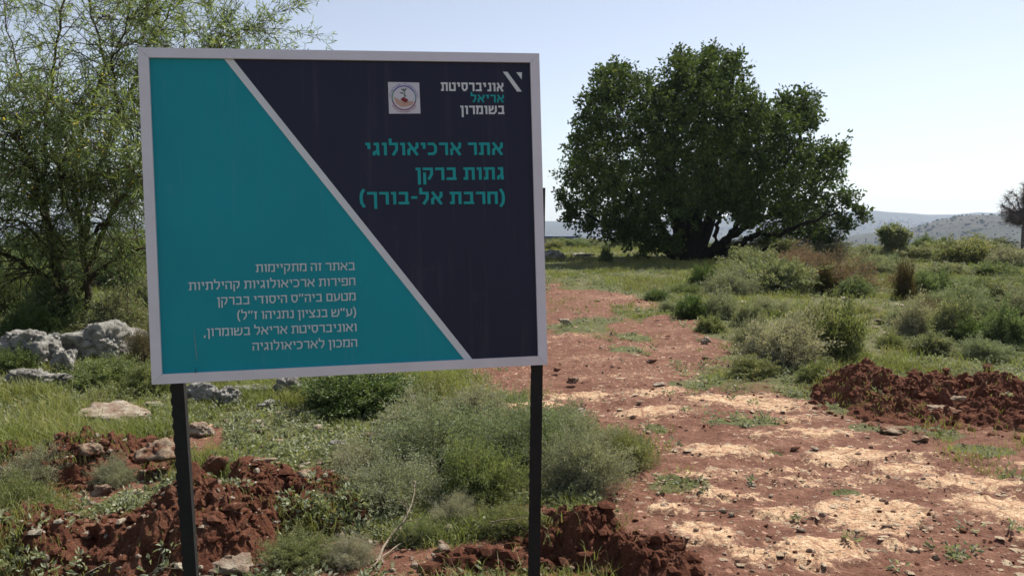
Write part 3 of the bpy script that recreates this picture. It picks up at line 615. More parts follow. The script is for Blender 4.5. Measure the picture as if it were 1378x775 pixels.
def put(kind, label, px, py, w, h, cat='shrub', group=None, name=None, flatten=1.0):
    h = h * (.84 if px > 870 and kind != 'umber' else 1.0); _cnt[kind] = _cnt.get(kind, -1) + 1; ms = SH[kind][_cnt[kind] % len(SH[kind])]
    return shrub(name or {'grey': 'grey_green_shrub', 'greyfine': 'grey_green_shrub', 'green': 'green_shrub', 'greenfine': 'green_shrub', 'dark': 'dark_green_shrub', 'olive': 'olive_green_shrub', 'brown': 'dry_brown_shrub', 'umber': 'dark_brown_shrub'}[kind],
                 cat, label, ms, px, py, w, h, group, seed=_cnt[kind] + 1, flatten=flatten)
# around the foot of the sign
put('greyfine', 'wide grey-green thorny shrub midway between the sign posts', 590, 645, 230, 100)
put('greyfine', 'grey twiggy shrub low in front of the wide thorny one, beside dead branches', 520, 700, 190, 80)
put('greenfine', 'leafy green shrub just left of the right sign post', 645, 690, 150, 90)
put('greyfine', 'grey-green shrub directly behind the right sign post', 705, 645, 190, 105)
put('dark', 'dark green bushy shrub close under the middle of the sign board', 470, 562, 190, 66)
put('greenfine', 'small green shrub at the right end of the dark bush under the sign', 585, 560, 90, 52)
put('greyfine', 'grey shrub thinning into grass right of the right sign post', 790, 675, 150, 95)
put('grey', 'pale dry grey bush between the dark bush and the red track under the sign', 640, 575, 110, 50)
put('greenfine', 'low green leafy mat in front of the right post, over the dug soil', 690, 735, 130, 45, flatten=.6)
put('greyfine', 'small silver-grey dead-looking shrub on top of the left soil heaps', 145, 655, 70, 40)
put('greenfine', 'bright green weed clump cut by the left picture edge', 10, 715, 110, 75)
put('greyfine', 'grey-green weed clump above the soil at the left picture edge', 30, 655, 100, 50)
put('greenfine', 'green leafy clump just right of the left soil heap', 395, 765, 120, 42)
put('greenfine', 'small green clump between stones right of the left sign post', 300, 650, 60, 36)
put('greyfine', 'low grey-green tuft at the bottom of the picture right of the left post', 465, 765, 90, 40)
put('greenfine', 'grassy green clump on the red slope beside the track, right of the right post', 850, 640, 80, 55)
# left, around the boulders and the acacia
put('brown', 'brownish bush standing right of the big boulder', 190, 500, 62, 70)
put('dark', 'dark green bush behind the boulders under the acacia', 30, 452, 90, 42)
put('dark', 'dark weedy bush growing over the left boulder pile', 10, 505, 70, 36)
put('green', 'green nettle-like clump in front of the big boulder', 130, 525, 110, 34)
put('green', 'green weed clump left of the left sign post top', 190, 535, 80, 40)
for i, (px, py, w, h) in enumerate([(10, 395, 120, 60), (80, 372, 120, 50), (150, 392, 110, 60), (205, 380, 90, 60), (40, 345, 120, 30), (140, 345, 130, 30)]):
    put('olive', ['olive scrub bush behind the acacia, cut by the left picture edge', 'olive scrub bush directly behind the acacia trunk', 'olive scrub bush between the acacia trunk and the sign', 'olive scrub bush half hidden by the left frame of the sign',
                  'farthest low scrub seen through the acacia, left of its trunk', 'farthest low scrub seen through the acacia, right of its trunk'][i], px, py, w, h)
# right of the track, near to far
put('green', 'spiky bright green bush immediately left of the big red soil bank', 1135, 492, 95, 92)
put('grey', 'broad grey-green bush with bright weeds at its foot right of the track', 1060, 500, 130, 82)
put('green', 'low fresh green clump at the track edge in front of the broad grey bush', 1020, 512, 80, 32)
put('green', 'dark-hearted green clump at the left end of the big red soil bank', 1110, 520, 70, 34)
put('grey', 'narrow grey bush on the track side of the broad grey-green bush', 1015, 476, 55, 55)
put('dark', 'dark round bush beside the track, right of the lone pale stone group', 935, 430, 55, 40)
put('grey', 'grey-green bush joined to the right of the dark round bush', 975, 430, 66, 42)
put('green', 'light green tuft bush between the dark round bush and the track', 960, 447, 52, 26)
put('dark', 'tiny dark bush at the grassy left shoulder of the bushes', 885, 404, 42, 18)
put('dark', 'dark bush in the row right of the tree shadow', 950, 388, 45, 42)
put('grey', 'greyish bush in the row right of the tree shadow', 985, 402, 80, 45)
put('olive', 'tall olive bush in front of the right side of the big tree', 1045, 398, 125, 60)
put('olive', 'olive bush reaching up to the low right limbs of the big tree', 1025, 374, 100, 46)
put('brown', 'wide reddish-brown twiggy bush right of the tall olive bush', 1140, 396, 130, 66)
put('brown', 'smaller reddish-brown bush behind the wide brown one', 1090, 372, 110, 48)
put('umber', 'narrow dark brown bush inside the reddish-brown thicket', 1113, 397, 30, 42)
put('umber', 'isolated upright dark brown bush on the bright grass', 1221, 405, 34, 50)
put('olive', 'low olive bush at the foot of the brown thicket', 1160, 402, 60, 32)
put('grey', 'grey bush hugging the right side of the brown thicket', 1185, 372, 60, 36)
put('green', 'bright green rounded bush with a dark hollow on the right', 1318, 356, 100, 40)
put('dark', 'dark bush nested against the bright rounded bush', 1345, 356, 44, 26)
put('dark', 'small dark bush alone on the far right grass', 1330, 394, 42, 26)
put('olive', 'olive bush left of the small dark bush on the right grass', 1262, 402, 66, 46)
put('grey', 'leftmost grey-green bush of the thicket above the right soil bank', 1245, 455, 76, 58)
put('olive', 'olive bush second from the left in the thicket above the right soil bank', 1290, 462, 74, 66)
put('dark', 'dark bush in the middle of the thicket above the right soil bank', 1325, 468, 60, 50)
put('olive', 'pale olive bush near the right picture edge above the soil bank', 1368, 474, 84, 70)
put('grey', 'grey bush cut by the right picture edge behind the soil bank', 1400, 440, 90, 60)
put('grey', 'grey bush behind the middle of the right thicket', 1300, 425, 90, 46)
put('olive', 'olive bush at the back of the right thicket', 1365, 415, 90, 48)
for px, py, w, h, k, lb in [(1060, 352, 110, 38, 'olive', 'olive bush directly under the low right edge of the big crown'), (1120, 350, 90, 34, 'grey', 'grey bush beneath the drooping right tip of the big crown'), (1000, 348, 90, 30, 'olive', 'olive bush touching the fanned low limbs of the big tree'),
                        (1240, 352, 80, 26, 'olive', 'olive bush just right of the young tree'), (1275, 345, 70, 22, 'green', 'green bush between the young tree and the rounded bright bush'), (1380, 360, 80, 34, 'grey', 'grey bush at the foot of the bare tree'),
                        (1180, 346, 60, 20, 'olive', 'low olive bush left of the young tree'), (1310, 340, 60, 14, 'grey', 'low grey bush peeping over the rounded bright bush'), (1250, 338, 40, 24, 'olive', 'small pointed olive bush on the skyline of the meadow right of the young tree'),
                        (1272, 337, 16, 22, 'dark', 'thin dark sapling-like bush on the meadow skyline'), (1340, 336, 70, 18, 'olive', 'low olive bush on the rim left of the bare tree'), (1220, 372, 60, 22, 'grey', 'grey bush behind the isolated upright dark bush'), (1290, 372, 70, 20, 'olive', 'low olive bush in front of the rounded bright bush')]:
    put(k, lb, px, py, w, h)
for px, py, w, h, k, lb in [(1225, 440, 60, 34, 'grey', 'small grey bush in the gap between the white stones and the right thicket'), (1205, 470, 46, 26, 'greenfine', 'low green tuft above the left end of the soil bank, beside the spiky bush'), (1265, 478, 70, 34, 'olive', 'low olive skirt bush along the front of the right thicket'),
                        (1340, 486, 80, 34, 'grey', 'low grey skirt bush near the right edge, in front of the thicket'), (1255, 428, 60, 34, 'brown', 'small brownish bush at the left shoulder of the right thicket'), (1340, 432, 70, 36, 'grey', 'grey bush filling the back of the thicket near the picture edge'),
                        (1375, 395, 60, 30, 'olive', 'olive bush at the picture edge right of the small dark bush'), (1300, 392, 60, 24, 'grey', 'flat grey bush between the two dark bushes on the right grass'), (1170, 425, 40, 16, 'grey', 'flat grey tuft among the white stones'),
                        (1105, 440, 60, 34, 'grey', 'grey bush behind the spiky bright green bush'), (1045, 428, 70, 30, 'grey', 'grey bush on the bright grass left of the white stones'), (1010, 440, 50, 34, 'olive', 'olive bush filling the gap behind the narrow grey bush'),
                        (905, 420, 40, 18, 'grey', 'low grey bush left of the dark round bush'), (925, 395, 50, 18, 'greenfine', 'low bright tuft between the tree shadow and the bushes'), (1090, 470, 60, 50, 'brown', 'brownish twiggy bush between the broad grey bush and the spiky green one'),
                        (1075, 384, 70, 34, 'olive', 'olive bush at the left foot of the brown thicket'), (980, 378, 60, 26, 'greenfine', 'light green bush at the left end of the tall olive bushes'), (1215, 385, 40, 20, 'brown', 'small brown bush leaning on the isolated dark bush'),
                        (1195, 360, 70, 20, 'olive', 'flat olive bush at the foot of the young tree'), (1350, 372, 70, 20, 'green', 'low green bush on the slope right of the bright rounded bush')]:
    put(k, lb, px, py, w, h)
for px, py, w, h, k, lb in [(560, 600, 130, 60, 'grey', 'pale grey bush at the back of the shrubs between the posts'), (480, 640, 90, 46, 'greyfine', 'small grey bush at the left end of the shrubs between the posts'), (610, 715, 90, 44, 'greyfine', 'small silvery bush low in front of the shrubs, left of the right post'),
                        (560, 735, 80, 30, 'greenfine', 'low green herb clump beside the bundle of dead twigs'), (760, 610, 90, 60, 'grey', 'thin grey bush behind the right post at the track edge'), (830, 610, 60, 34, 'greyfine', 'small grey bush at the track side end of the shrubs')]:
    put(k, lb, px, py, w, h)
for px, py, w, h, k, lb in [(60, 440, 110, 66, 'olive', 'bushy olive undergrowth left of the acacia trunk'), (150, 445, 90, 52, 'olive', 'bushy olive undergrowth right of the acacia trunk'), (-10, 430, 100, 80, 'dark', 'dark undergrowth at the picture edge left of the acacia trunk'), (195, 430, 60, 60, 'grey', 'grey undergrowth beside the left edge of the sign')]:
    put(k, lb, px, py, w, h)
put('dark', 'tiny upright dark shrub in the tree shadow left of the trunk', 816, 352, 20, 22)
for i, (px, py, w, h, k) in enumerate([(770, 333, 60, 14, 'olive'), (840, 335, 70, 16, 'grey'), (800, 332, 50, 12, 'olive'), (880, 334, 50, 16, 'olive'), (745, 336, 40, 12, 'green'), (975, 338, 50, 16, 'olive')]):
    put(k, ['olive scrub on the rim just above the mottled boulder at the sign edge', 'grey scrub on the rim behind the tiny upright dark shrub', 'low olive scrub on the rim between the sign edge and the big crown', 'olive scrub on the rim just left of the big trunk',
            'small green scrub on the rim against the right frame of the sign', 'olive scrub on the rim seen right of the big trunk, between the limbs'][i], px, py, w, h)

# ------------------------------------------------------------------ carob tree
def carob():
    Y0 = 37.5; bx, by = G(932, 349); base = np.array([W3(932, 349, Y0)[0], Y0, H(bx, Y0)])
    root = bpy.data.objects.new('carob_tree', None); COL.objects.link(root); root.location = base
    tag(root, 'huge round dark evergreen tree with a short trunk and low spreading limbs', 'tree')
    g = rng(7); wood = Acc()
    limbs = [([(932, 352), (931, 320), (937, 285), (946, 230), (950, 160), (948, 110)], [.62, .46, .38, .28, .16, .05], 0),
             ([(925, 350), (905, 325), (875, 290), (835, 250), (800, 210)], [.34, .22, .16, .11, .05], 1.5), ([(928, 345), (912, 310), (895, 250), (880, 180), (860, 120)], [.34, .24, .18, .12, .05], -1.0),
             ([(915, 350), (888, 332), (850, 315), (810, 300), (780, 285)], [.20, .11, .08, .06, .03], -1.8), ([(940, 346), (965, 334), (985, 318), (1010, 302), (1050, 285), (1100, 262)], [.30, .2, .15, .13, .1, .05], -1.2),
             ([(962, 335), (964, 312), (967, 292), (982, 262), (1010, 210)], [.15, .10, .08, .08, .04], -.6), ([(966, 332), (985, 314), (1000, 292), (1030, 262), (1070, 200), (1085, 140)], [.18, .14, .12, .1, .08, .04], .4),
             ([(945, 350), (985, 338), (1004, 322), (1022, 314), (1050, 315), (1090, 300), (1130, 285)], [.24, .16, .13, .11, .09, .07, .04], -2.2), ([(938, 340), (960, 280), (990, 220), (1010, 150), (1000, 100)], [.34, .24, .18, .12, .05], 1.8),
             ([(930, 345), (920, 290), (900, 220), (905, 150), (920, 90)], [.34, .26, .2, .14, .05], 2.6), ([(950, 350), (1000, 345), (1045, 330)], [.16, .10, .04], -2.6)]
    for pts, rd, dy in limbs:
        n = len(pts); f = np.linspace(0, 1, n); P = np.array([W3(p[0], p[1], Y0 + dy * f[i] * 1.6) for i, p in enumerate(pts)])
        tt = np.linspace(0, n - 1, (n - 1) * 4 + 1); Q = np.stack([np.interp(tt, np.arange(n), P[:, c]) for c in range(3)], 1); Q[1:-1] += g.normal(size=(len(Q) - 2, 3)) * .05
        tube(wood, Q - base, np.interp(tt, np.arange(n), rd), 9)
    lobes = [(930, 90, 42), (965, 85, 40), (905, 105, 42), (870, 115, 36), (835, 105, 30), (810, 120, 24), (800, 150, 36), (840, 150, 46), (985, 110, 36), (1005, 140, 40), (950, 140, 60), (895, 165, 60),
             (785, 185, 30), (820, 200, 48), (775, 225, 28), (800, 245, 44), (772, 268, 24), (790, 285, 26), (845, 250, 56), (830, 290, 34), (870, 290, 34), (900, 230, 60), (900, 270, 40), (960, 210, 60), (1010, 195, 52),
             (1030, 160, 30), (1060, 135, 26), (1085, 130, 22), (1085, 155, 20), (1060, 175, 34), (1060, 215, 44), (1095, 205, 26), (1125, 200, 20), (1110, 230, 34), (1120, 262, 30), (1145, 270, 20), (1158, 288, 12),
             (1070, 255, 46), (1020, 250, 46), (1085, 290, 36), (1120, 300, 26), (1050, 290, 28), (985, 250, 40), (960, 260, 30), (1095, 315, 18), (1140, 300, 14), (830, 82, 14), (915, 66, 12), (955, 63, 12), (985, 72, 12), (808, 95, 12), (767, 290, 14), (758, 262, 10), (850, 308, 24), (790, 303, 16), (820, 312, 16), (850, 314, 22), (882, 326, 18), (905, 325, 16), (1010, 285, 26), (1035, 318, 13), (1065, 312, 18), (1090, 318, 16), (1000, 262, 34), (930, 270, 34), (1115, 318, 12), (868, 335, 10)]
    A = Acc(); tw = Acc()
    cx, cy = 945, 200
    for li, (px, py, r) in enumerate(lobes):
        py = 345 - (345 - py) * .955
        rm = r * Y0 / 1150. * .70
        edge = min(1.0, math.hypot((px - cx) / 200., (py - cy) / 150.)); dep = 5.6 * math.sqrt(max(0.03, 1 - edge ** 2))
        for sgn in ((-1, 1) if dep > 1.6 else (0,)) if edge > .45 else (-1, -.2, .8):
            C = W3(px, py, Y0 + sgn * dep * .75 + g.normal() * .3)
            ns = int(60 * (rm ** 1.7) + 13); d = unit(g.normal(size=(ns, 3))); rr = rm * (0.35 + 0.78 * g.random(ns) ** .55) * (1 + .16 * g.normal(size=ns))
            lump = .42 + .92 * fbm(d[:, 0] * 2 + li, d[:, 1] * 2, d[:, 2] * 2, o=2, s=li)
            sp = C + d * (rr * lump)[:, None]; k = 14
            sd = unit(d + np.array([0, 0, .25]) + g.normal(size=d.shape) * .35)
            # each sprig: leaflets along a short shoot and a rosette at its end
            t = g.random((ns, k, 1)); Q = sp[:, None] + sd[:, None] * (t - .3) * .42 + g.normal(size=(ns, k, 3)) * .075
            LD = sd[:, None] * .5 + g.normal(size=(ns, k, 3)) * .7
            rn = np.clip(.30 * g.random((ns, 1)) + .55 * g.random((ns, k)) + .12 * (d[:, 2:3]), 0, 1)
            leaves(A, (Q - base).reshape(-1, 3), LD.reshape(-1, 3), .17 * (0.7 + .6 * g.random(ns * k)), .095, g, rn.ravel(), .12)
            m = g.random(ns) < .3; s0 = C + (sp[m] - C) * .3; P = np.stack([s0, (s0 + sp[m]) / 2 + g.normal(size=s0.shape) * .05, sp[m] + sd[m] * .25], 1)
            if len(P): tubes(tw, P - base, np.tile([.022, .014, .006], (len(P), 1)), 3)
    link('trunk', wood.mesh('trunk', MB_DARK, True), root); link('twigs', tw.mesh('twigs', MB_DARK, True), root); link('crown', A.mesh('crown', ML_CAROB), root)
carob()

# ------------------------------------------------------------------ acacia at the left
def acacia():
    g = rng(11); Y0 = 13.6; bx = W3(100, 432, Y0)[0]; base = np.array([bx, Y0, H(bx, Y0)])
    root = bpy.data.objects.new('acacia_tree', None); COL.objects.link(root); root.location = base
    tag(root, 'tall airy acacia with narrow drooping leaves and a few yellow blossoms at the left', 'tree')
    wood = Acc(); lf = Acc(); fl = Acc()
    limbs = [([(104, 434), (90, 400), (72, 345), (55, 270), (40, 210), (12, 180), (-40, 130)], [.11, .085, .07, .055, .045, .03, .012], -.8, .9), ([(88, 395), (72, 335), (58, 240), (62, 150), (75, 80), (88, -20), (95, -90)], [.08, .07, .055, .04, .03, .02, .01], .4, .9),
             ([(108, 434), (120, 395), (112, 330), (98, 245), (118, 160), (140, 90), (122, 20), (110, -60)], [.10, .08, .065, .055, .04, .03, .02, .01], -.3, .9), ([(112, 380), (135, 320), (165, 260), (205, 180), (250, 100), (300, 50), (360, 30)], [.07, .06, .05, .04, .03, .02, .008], .2, 1),
             ([(115, 320), (125, 240), (160, 160), (190, 80), (230, 10), (260, -60)], [.06, .05, .04, .03, .02, .01], .9, 1), ([(95, 400), (60, 370), (20, 350), (-30, 330), (-70, 340)], [.06, .045, .035, .02, .008], -1, 1), ([(110, 390), (150, 350), (190, 335), (240, 340)], [.05, .04, .025, .01], -.7, 1),
             ([(55, 270), (20, 230), (-30, 215), (-90, 170)], [.04, .03, .02, .008], .7, 1), ([(98, 245), (60, 200), (30, 120), (10, 40), (0, -50)], [.045, .035, .025, .015, .008], 1.2, .9), ([(160, 160), (150, 90), (170, 30), (180, -50)], [.03, .02, .014, .007], -.8, 1),
             ([(205, 180), (250, 160), (300, 120), (330, 90)], [.03, .02, .014, .006], -.5, 1), ([(70, 340), (30, 300), (-10, 290), (-60, 260)], [.04, .03, .02, .008], -1.3, 1), ([(112, 330), (150, 290), (185, 240), (220, 230)], [.04, .03, .02, .008], -1.1, 1), ([(100, 300), (80, 250), (90, 190), (70, 130)], [.04, .03, .02, .008], -1.4, 1)]
    nodes = []
    for pts, rd, dy, dens in limbs:
        n = len(pts); f = np.linspace(0, 1, n); P = np.array([W3(p[0], p[1], Y0 + dy * f[i] * 1.8) for i, p in enumerate(pts)]) - base
        tt = np.linspace(0, n - 1, (n - 1) * 5 + 1); Q = np.stack([np.interp(tt, np.arange(n), P[:, c]) for c in range(3)], 1); Q[1:-1] += g.normal(size=(len(Q) - 2, 3)) * .02
        rad = np.interp(tt, np.arange(n), rd) * .72; tube(wood, Q, rad, 8)
        for i in range(len(Q) // 4, len(Q) - 1):
            nodes.append((Q[i], Q[i + 1] - Q[i], rad[i]))
    nodes2 = []
    for q, d, r in nodes:
        for _ in range(3):
            L = .45 + .75 * g.random(); dr = unit(unit(d) * .55 + g.normal(size=3) * .75 + np.array([0, 0, .22])); m = 6; t = np.linspace(0, 1, m)[:, None]
            P = q + dr * L * t + np.array([0, 0, -.30 * L]) * t ** 2 * (g.random() * 1.4 - .1) + np.cumsum(g.normal(size=(m, 3)) * .02, 0) * (t > 0)
            tube(wood, P, np.linspace(min(r * .5, .014), .003, m), 4)
            for i in range(1, m): nodes2.append((P[i], P[i] - P[i - 1]))
    Q = np.array([a for a, _ in nodes2]); D = unit(np.array([b for _, b in nodes2]))
    # twigs, hanging more towards the lower crown
    hz = Q[:, 2]; low = 1 - ss(2.2, 3.6, hz); K = len(Q)
    rep = 3; Q = np.repeat(Q, rep, 0); D = np.repeat(D, rep, 0); low = np.repeat(low, rep); hz = np.repeat(hz, rep)
    xx = Q[:, 0]; keep = g.random(len(Q)) < np.clip(.56 + .12 * low + .4 * ss(.8, 1.8, xx), 0, 1) * ss(.2, 1.6, hz) * (.35 + .95 * ss(.38, .55, fbm(Q[:, 0] * 1.3, Q[:, 1] * 1.3, Q[:, 2] * 1.3, o=2, s=13))); Q, D, low, hz = Q[keep], D[keep], low[keep], hz[keep]; n = len(Q)
    TD = unit(D * .7 + g.normal(size=(n, 3)) * .6 + np.array([0, 0, 1.]) * (.3 - .45 * low)[:, None]); TL = .20 + .32 * g.random(n); m = 5; t = np.linspace(0, 1, m)
    P = Q[:, None] + TD[:, None] * (TL[:, None] * t)[..., None] + np.array([0, 0, -1.]) * ((.06 + .10 * low)[:, None] * TL[:, None] * t ** 2)[..., None]
    tubes(wood, P, np.tile(np.linspace(.0035, .0015, m), (n, 1)), 3)
    k = 8; tt = .15 + .9 * g.random((n, k)); idx = np.clip(tt * (m - 1), 0, m - 1.001); i0 = idx.astype(int); f = (idx - i0)[..., None]; kk = np.arange(n)[:, None]
    B = P[kk, i0] * (1 - f) + P[kk, i0 + 1] * f; LD = unit(P[kk, i0 + 1] - P[kk, i0]) * .6 + g.normal(size=B.shape) * .62 + np.array([0, 0, -1.]) * (.02 + .06 * low)[:, None, None]
    rn = np.clip(.15 + .45 * g.random((n, k)) + .30 * g.random((n, 1)), 0, 1)
    # long narrow leaves with a bend: two quads each
    B = B.reshape(-1, 3); LD = unit(LD.reshape(-1, 3)); N = len(B); L = (.085 + .085 * g.random(N))[:, None]; Wd = .0135
    Ax = unit(np.cross(LD, unit(g.normal(size=(N, 3))))); drop = np.array([0, 0, -1.]) * L * .07
    a1 = B + LD * L * .35; a2 = B + LD * L * .72 + drop * .5; tp = B + LD * L + drop
    v = np.stack([B, a1 + Ax * Wd / 2, a1 - Ax * Wd / 2, a2 + Ax * Wd / 2, a2 - Ax * Wd / 2, tp], 1).reshape(-1, 3); o = np.arange(N)[:, None] * 6
    lf.add(v, o + np.array([[1, 2, 4, 3]]), np.concatenate([o + np.array([[0, 2, 1]]), o + np.array([[3, 4, 5]])]), np.repeat(rn.ravel(), 6))
    # blossoms: small yellow balls in sprays
    sel = g.choice(len(Q), 420, replace=False); sel = [i for i in sel if 2.0 < P[i, -1, 2] < 3.9][:170]
    for i in sel:
        for _ in range(3):
            c = P[i, g.integers(2, m)] + g.normal(size=3) * .03; r = .011 + .007 * g.random()
            vv = np.array([[1, 0, 0], [-1, 0, 0], [0, 1, 0], [0, -1, 0], [0, 0, 1], [0, 0, -1]]) * r + c
            fl.add(vv, None, [[0, 2, 4], [2, 1, 4], [1, 3, 4], [3, 0, 4], [2, 0, 5], [1, 2, 5], [3, 1, 5], [0, 3, 5]])
    link('trunk', wood.mesh('trunk', MB_ACACIA, True), root); link('crown', lf.mesh('crown', ML_ACACIA), root); link('blossom', fl.mesh('blossom', M_FLOWER), root)
acacia()

# ------------------------------------------------------------------ small trees at the far edge
def small_tree(name, label, px, py, w, h, mat, wood_mat, seed, nleaf, leaf, lw, trunk_r=.06, crown_from=.3, bare=False):
    g = rng(seed); x, y = G(px, py); k = y / 1150.; Hh = h * k; Rr = w * k / 2; root = bpy.data.objects.new(name, None); COL.objects.link(root)
    root.location = (x, y, H(x, y)); tag(root, label, 'tree'); wd = Acc(); lf = Acc(); tips = []
    for s in range(7 if not bare else 12):
        th = g.random() * 6.28; e = np.array([math.cos(th) * Rr * .7 * g.random() ** .5, math.sin(th) * Rr * .7, Hh * (.6 + .35 * g.random())]); m = 6; t = np.linspace(0, 1, m)[:, None]
        P = np.array([0, 0, -.05]) * (1 - t) + e * np.array([1, 1, 1]) * t; P[:, :2] *= t ** .3 if bare else t ** .8; P += g.normal(size=P.shape) * .04 * t; tube(wd, P, np.linspace(trunk_r, trunk_r * .2, m), 6)
        for q in P[2:]: tips.append(q)
    tips = np.array(tips); n = 26 * (2 if bare else 1); Q = np.repeat(tips, n, 0); D = unit(g.normal(size=Q.shape) + np.array([0, 0, .3])); L = (.25 + .5 * g.random(len(Q))) * Rr * (.42 if bare else .8)
    c = np.array([0, 0, Hh * (crown_from + 1) / 2]); P = np.stack([Q, Q + D * L[:, None] * .5 + g.normal(size=Q.shape) * .02, Q + D * L[:, None]], 1)
    tubes(wd, P, np.tile([.012, .010, .008] if bare else [.010, .007, .004], (len(P), 1)), 3)
    if nleaf:
        i = g.integers(0, len(P), nleaf); f = g.random((nleaf, 1)); B = P[i, 1] * (1 - f) + P[i, 2] * f + g.normal(size=(nleaf, 3)) * .05; B[:, 2] = np.maximum(B[:, 2], Hh * .1)
        leaves(lf, B, g.normal(size=B.shape) + np.array([0, 0, .2]), leaf, lw, g, np.clip(.5 * g.random(nleaf) + .5 * fbm(B[:, 0] * 2, B[:, 1] * 2, B[:, 2] * 2, o=2, s=seed), 0, 1)); link('crown', lf.mesh('crown', mat), root)
    link('trunk', wd.mesh('trunk', wood_mat, True), root)
small_tree('young_tree', 'small bushy green tree standing alone before the far hills', 1206, 350, 46, 44, ML_OLIVE, MB_DARK, 5, 9000, .11, .06, .05, .2)
def bare_tree():
    g = rng(8); Y = 52.0; base = W3(1378, 336, Y); base[2] = H(base[0], Y); root = bpy.data.objects.new('bare_tree', None); COL.objects.link(root); root.location = base
    tag(root, 'leafless greyish tree at the right edge of the picture against the sky', 'tree'); wd = Acc(); m_ = m_bark('grey_bare_bark', (.11, .085, .08), (.22, .18, .17))
    C = W3(1388, 279, Y) - base; top = W3(1378, 304, Y) - base; tube(wd, [(0, 0, -.1), top * .5, top], [.19, .16, .13], 8); tips = []
    for k in range(26):
        d = unit(g.normal(size=3) + np.array([0, 0, .25])); e = C + d * np.array([1.9, 1.9, 1.45]) * (.75 + .2 * g.random()); m = 7; t = np.linspace(0, 1, m)[:, None]
        P = top * (1 - t) + e * t + np.array([0, 0, .25]) * np.sin(t * 3.14) + g.normal(size=(m, 3)) * .05 * t; tube(wd, P, np.linspace(.06, .014, m), 5)
        tips += [P[q] for q in range(2, m)]
    tips = np.array(tips); Q = np.repeat(tips, 34, 0); D = unit(g.normal(size=Q.shape) + unit(Q - C) * .5); L = .20 + .35 * g.random(len(Q))
    P = np.stack([Q, Q + D * L[:, None] * .5 + g.normal(size=Q.shape) * .03, Q + D * L[:, None]], 1); tubes(wd, P, np.tile([.010, .008, .005], (len(P), 1)), 3)
    link('trunk', wd.mesh('trunk', m_, True), root)
bare_tree()

# ------------------------------------------------------------------ rocks
def rock_mesh(seed, mat, sub=4, planes=10, rough=.20, flatness=1.0, name='rock'):
    g = rng(seed); bm = bmesh.new(); bmesh.ops.create_icosphere(bm, subdivisions=sub, radius=1.0)
    v = np.array([p.co[:] for p in bm.verts]); d = unit(v); n = unit(g.normal(size=(planes, 3))); n = np.vstack([n, [0, 0, 1], [0, 0, -1]]); off = .42 + .5 * g.random(len(n))
    dots = d @ n.T; rr = np.where(dots > .05, off[None] / np.maximum(dots, .05), 9); k = 34.0; r = -np.log(np.exp(-k * np.minimum(rr, 3)).sum(1)) / k
    r = np.clip(r, .35, 1.25) * (1 + (fbm(d[:, 0] * 2.6 + seed, d[:, 1] * 2.6, d[:, 2] * 2.6, o=4, s=seed) - .5) * rough * 4 + (np.abs(fbm(d[:, 0] * 7 + seed, d[:, 1] * 7, d[:, 2] * 7, o=3, s=seed + 3) - .5)) * -rough * 3.0)
    v = d * r[:, None]; v[:, 2] *= flatness
    for p, c in zip(bm.verts, v): p.co = c
    me = bpy.data.meshes.new(name); bm.to_mesh(me); bm.free(); me.polygons.foreach_set('use_smooth', np.ones(len(me.polygons), bool)); me.materials.append(mat); return me
RK = {'grey': [rock_mesh(200 + i, MR_GREY, 5) for i in range(5)], 'pale': [rock_mesh(210 + i, MR_PALE) for i in range(5)], 'dirty': [rock_mesh(220 + i, MR_DIRTY) for i in range(5)], 'red': [rock_mesh(230 + i, MR_RED) for i in range(2)]}
RKs = {k: [rock_mesh(240 + i + 9 * j, m, 2, 8, .06) for i in range(3)] for j, (k, m) in enumerate((('pale', MR_PALE), ('dirty', MR_DIRTY), ('red', MR_RED), ('grey', MR_GREY)))}
_rc = [0]
def rock(kind, label, px, py, w, h, zoff=0.0, dscale=.8, rot=None, tilt=0.0, name='rock', group=None, cat='rock', small=False, sink=.30):
    """px, py: middle of the foot of the stone in the photograph"""
    _rc[0] += 1; i = _rc[0]; x, y = G(px, py, zoff); k = y / 1150.; a, c = w * k / 2 / .85, h * k / (1.72 - sink)
    pool = (RKs if small else RK)[kind]; b = a * dscale; y += b * .8
    o = link(name, pool[i % len(pool)], None, (x, y, H(x, y) + zoff + c * (.86 - sink)), (tilt, tilt * .5, (i * 1.7) % 6.28 if rot is None else rot), (a, a if rot is None else b, c)); tag(o, label, cat, group); return o
rock('grey', 'big pale-faced boulder with a dark left side behind the left post', 118, 490, 104, 60, rot=.35, dscale=.7, name='boulder', cat='boulder')
rock('grey', 'grey mossy boulder at the left picture edge, left of the big pale one', 22, 500, 92, 66, rot=.1, name='boulder', cat='boulder')
rock('grey', 'brownish ridge rock between the two large boulders', 62, 482, 56, 36, rot=1.0)
rock('grey', 'upright dark rock leaning at the left foot of the big boulder', 80, 506, 36, 44, rot=2.0)
rock('grey', 'small bluish grey rock on the grass at the left edge', 24, 520, 46, 22, rot=.4)
rock('grey', 'tilted flat slab at the foot of the big boulder', 112, 489, 28, 12, rot=.3, tilt=.4)
rock('grey', 'low grey rock in the weeds below the upright dark rock', 70, 522, 44, 22, rot=.9)
rock('grey', 'rock half behind the left edge of the sign', 186, 472, 40, 26, rot=.9)
rock('pale', 'long flat pale outcrop slab in the grass left of the left post', 150, 574, 108, 26, rot=-.15, dscale=.8, name='stone_slab', cat='rock', sink=.5)
rock('pale', 'bright white angular stone touching the left post on its right', 263, 588, 42, 26, rot=.5)
rock('pale', 'small pale stone in the grass above the long outcrop slab', 205, 548, 22, 10, rot=.5)
rock('grey', 'grey block under the sign just right of the left post', 268, 542, 44, 34, rot=.3)
rock('grey', 'grey block second from the left post under the sign', 304, 545, 36, 30, rot=1.2)
rock('grey', 'flat grey stone in the middle of the row under the sign', 342, 535, 44, 18, rot=.1)
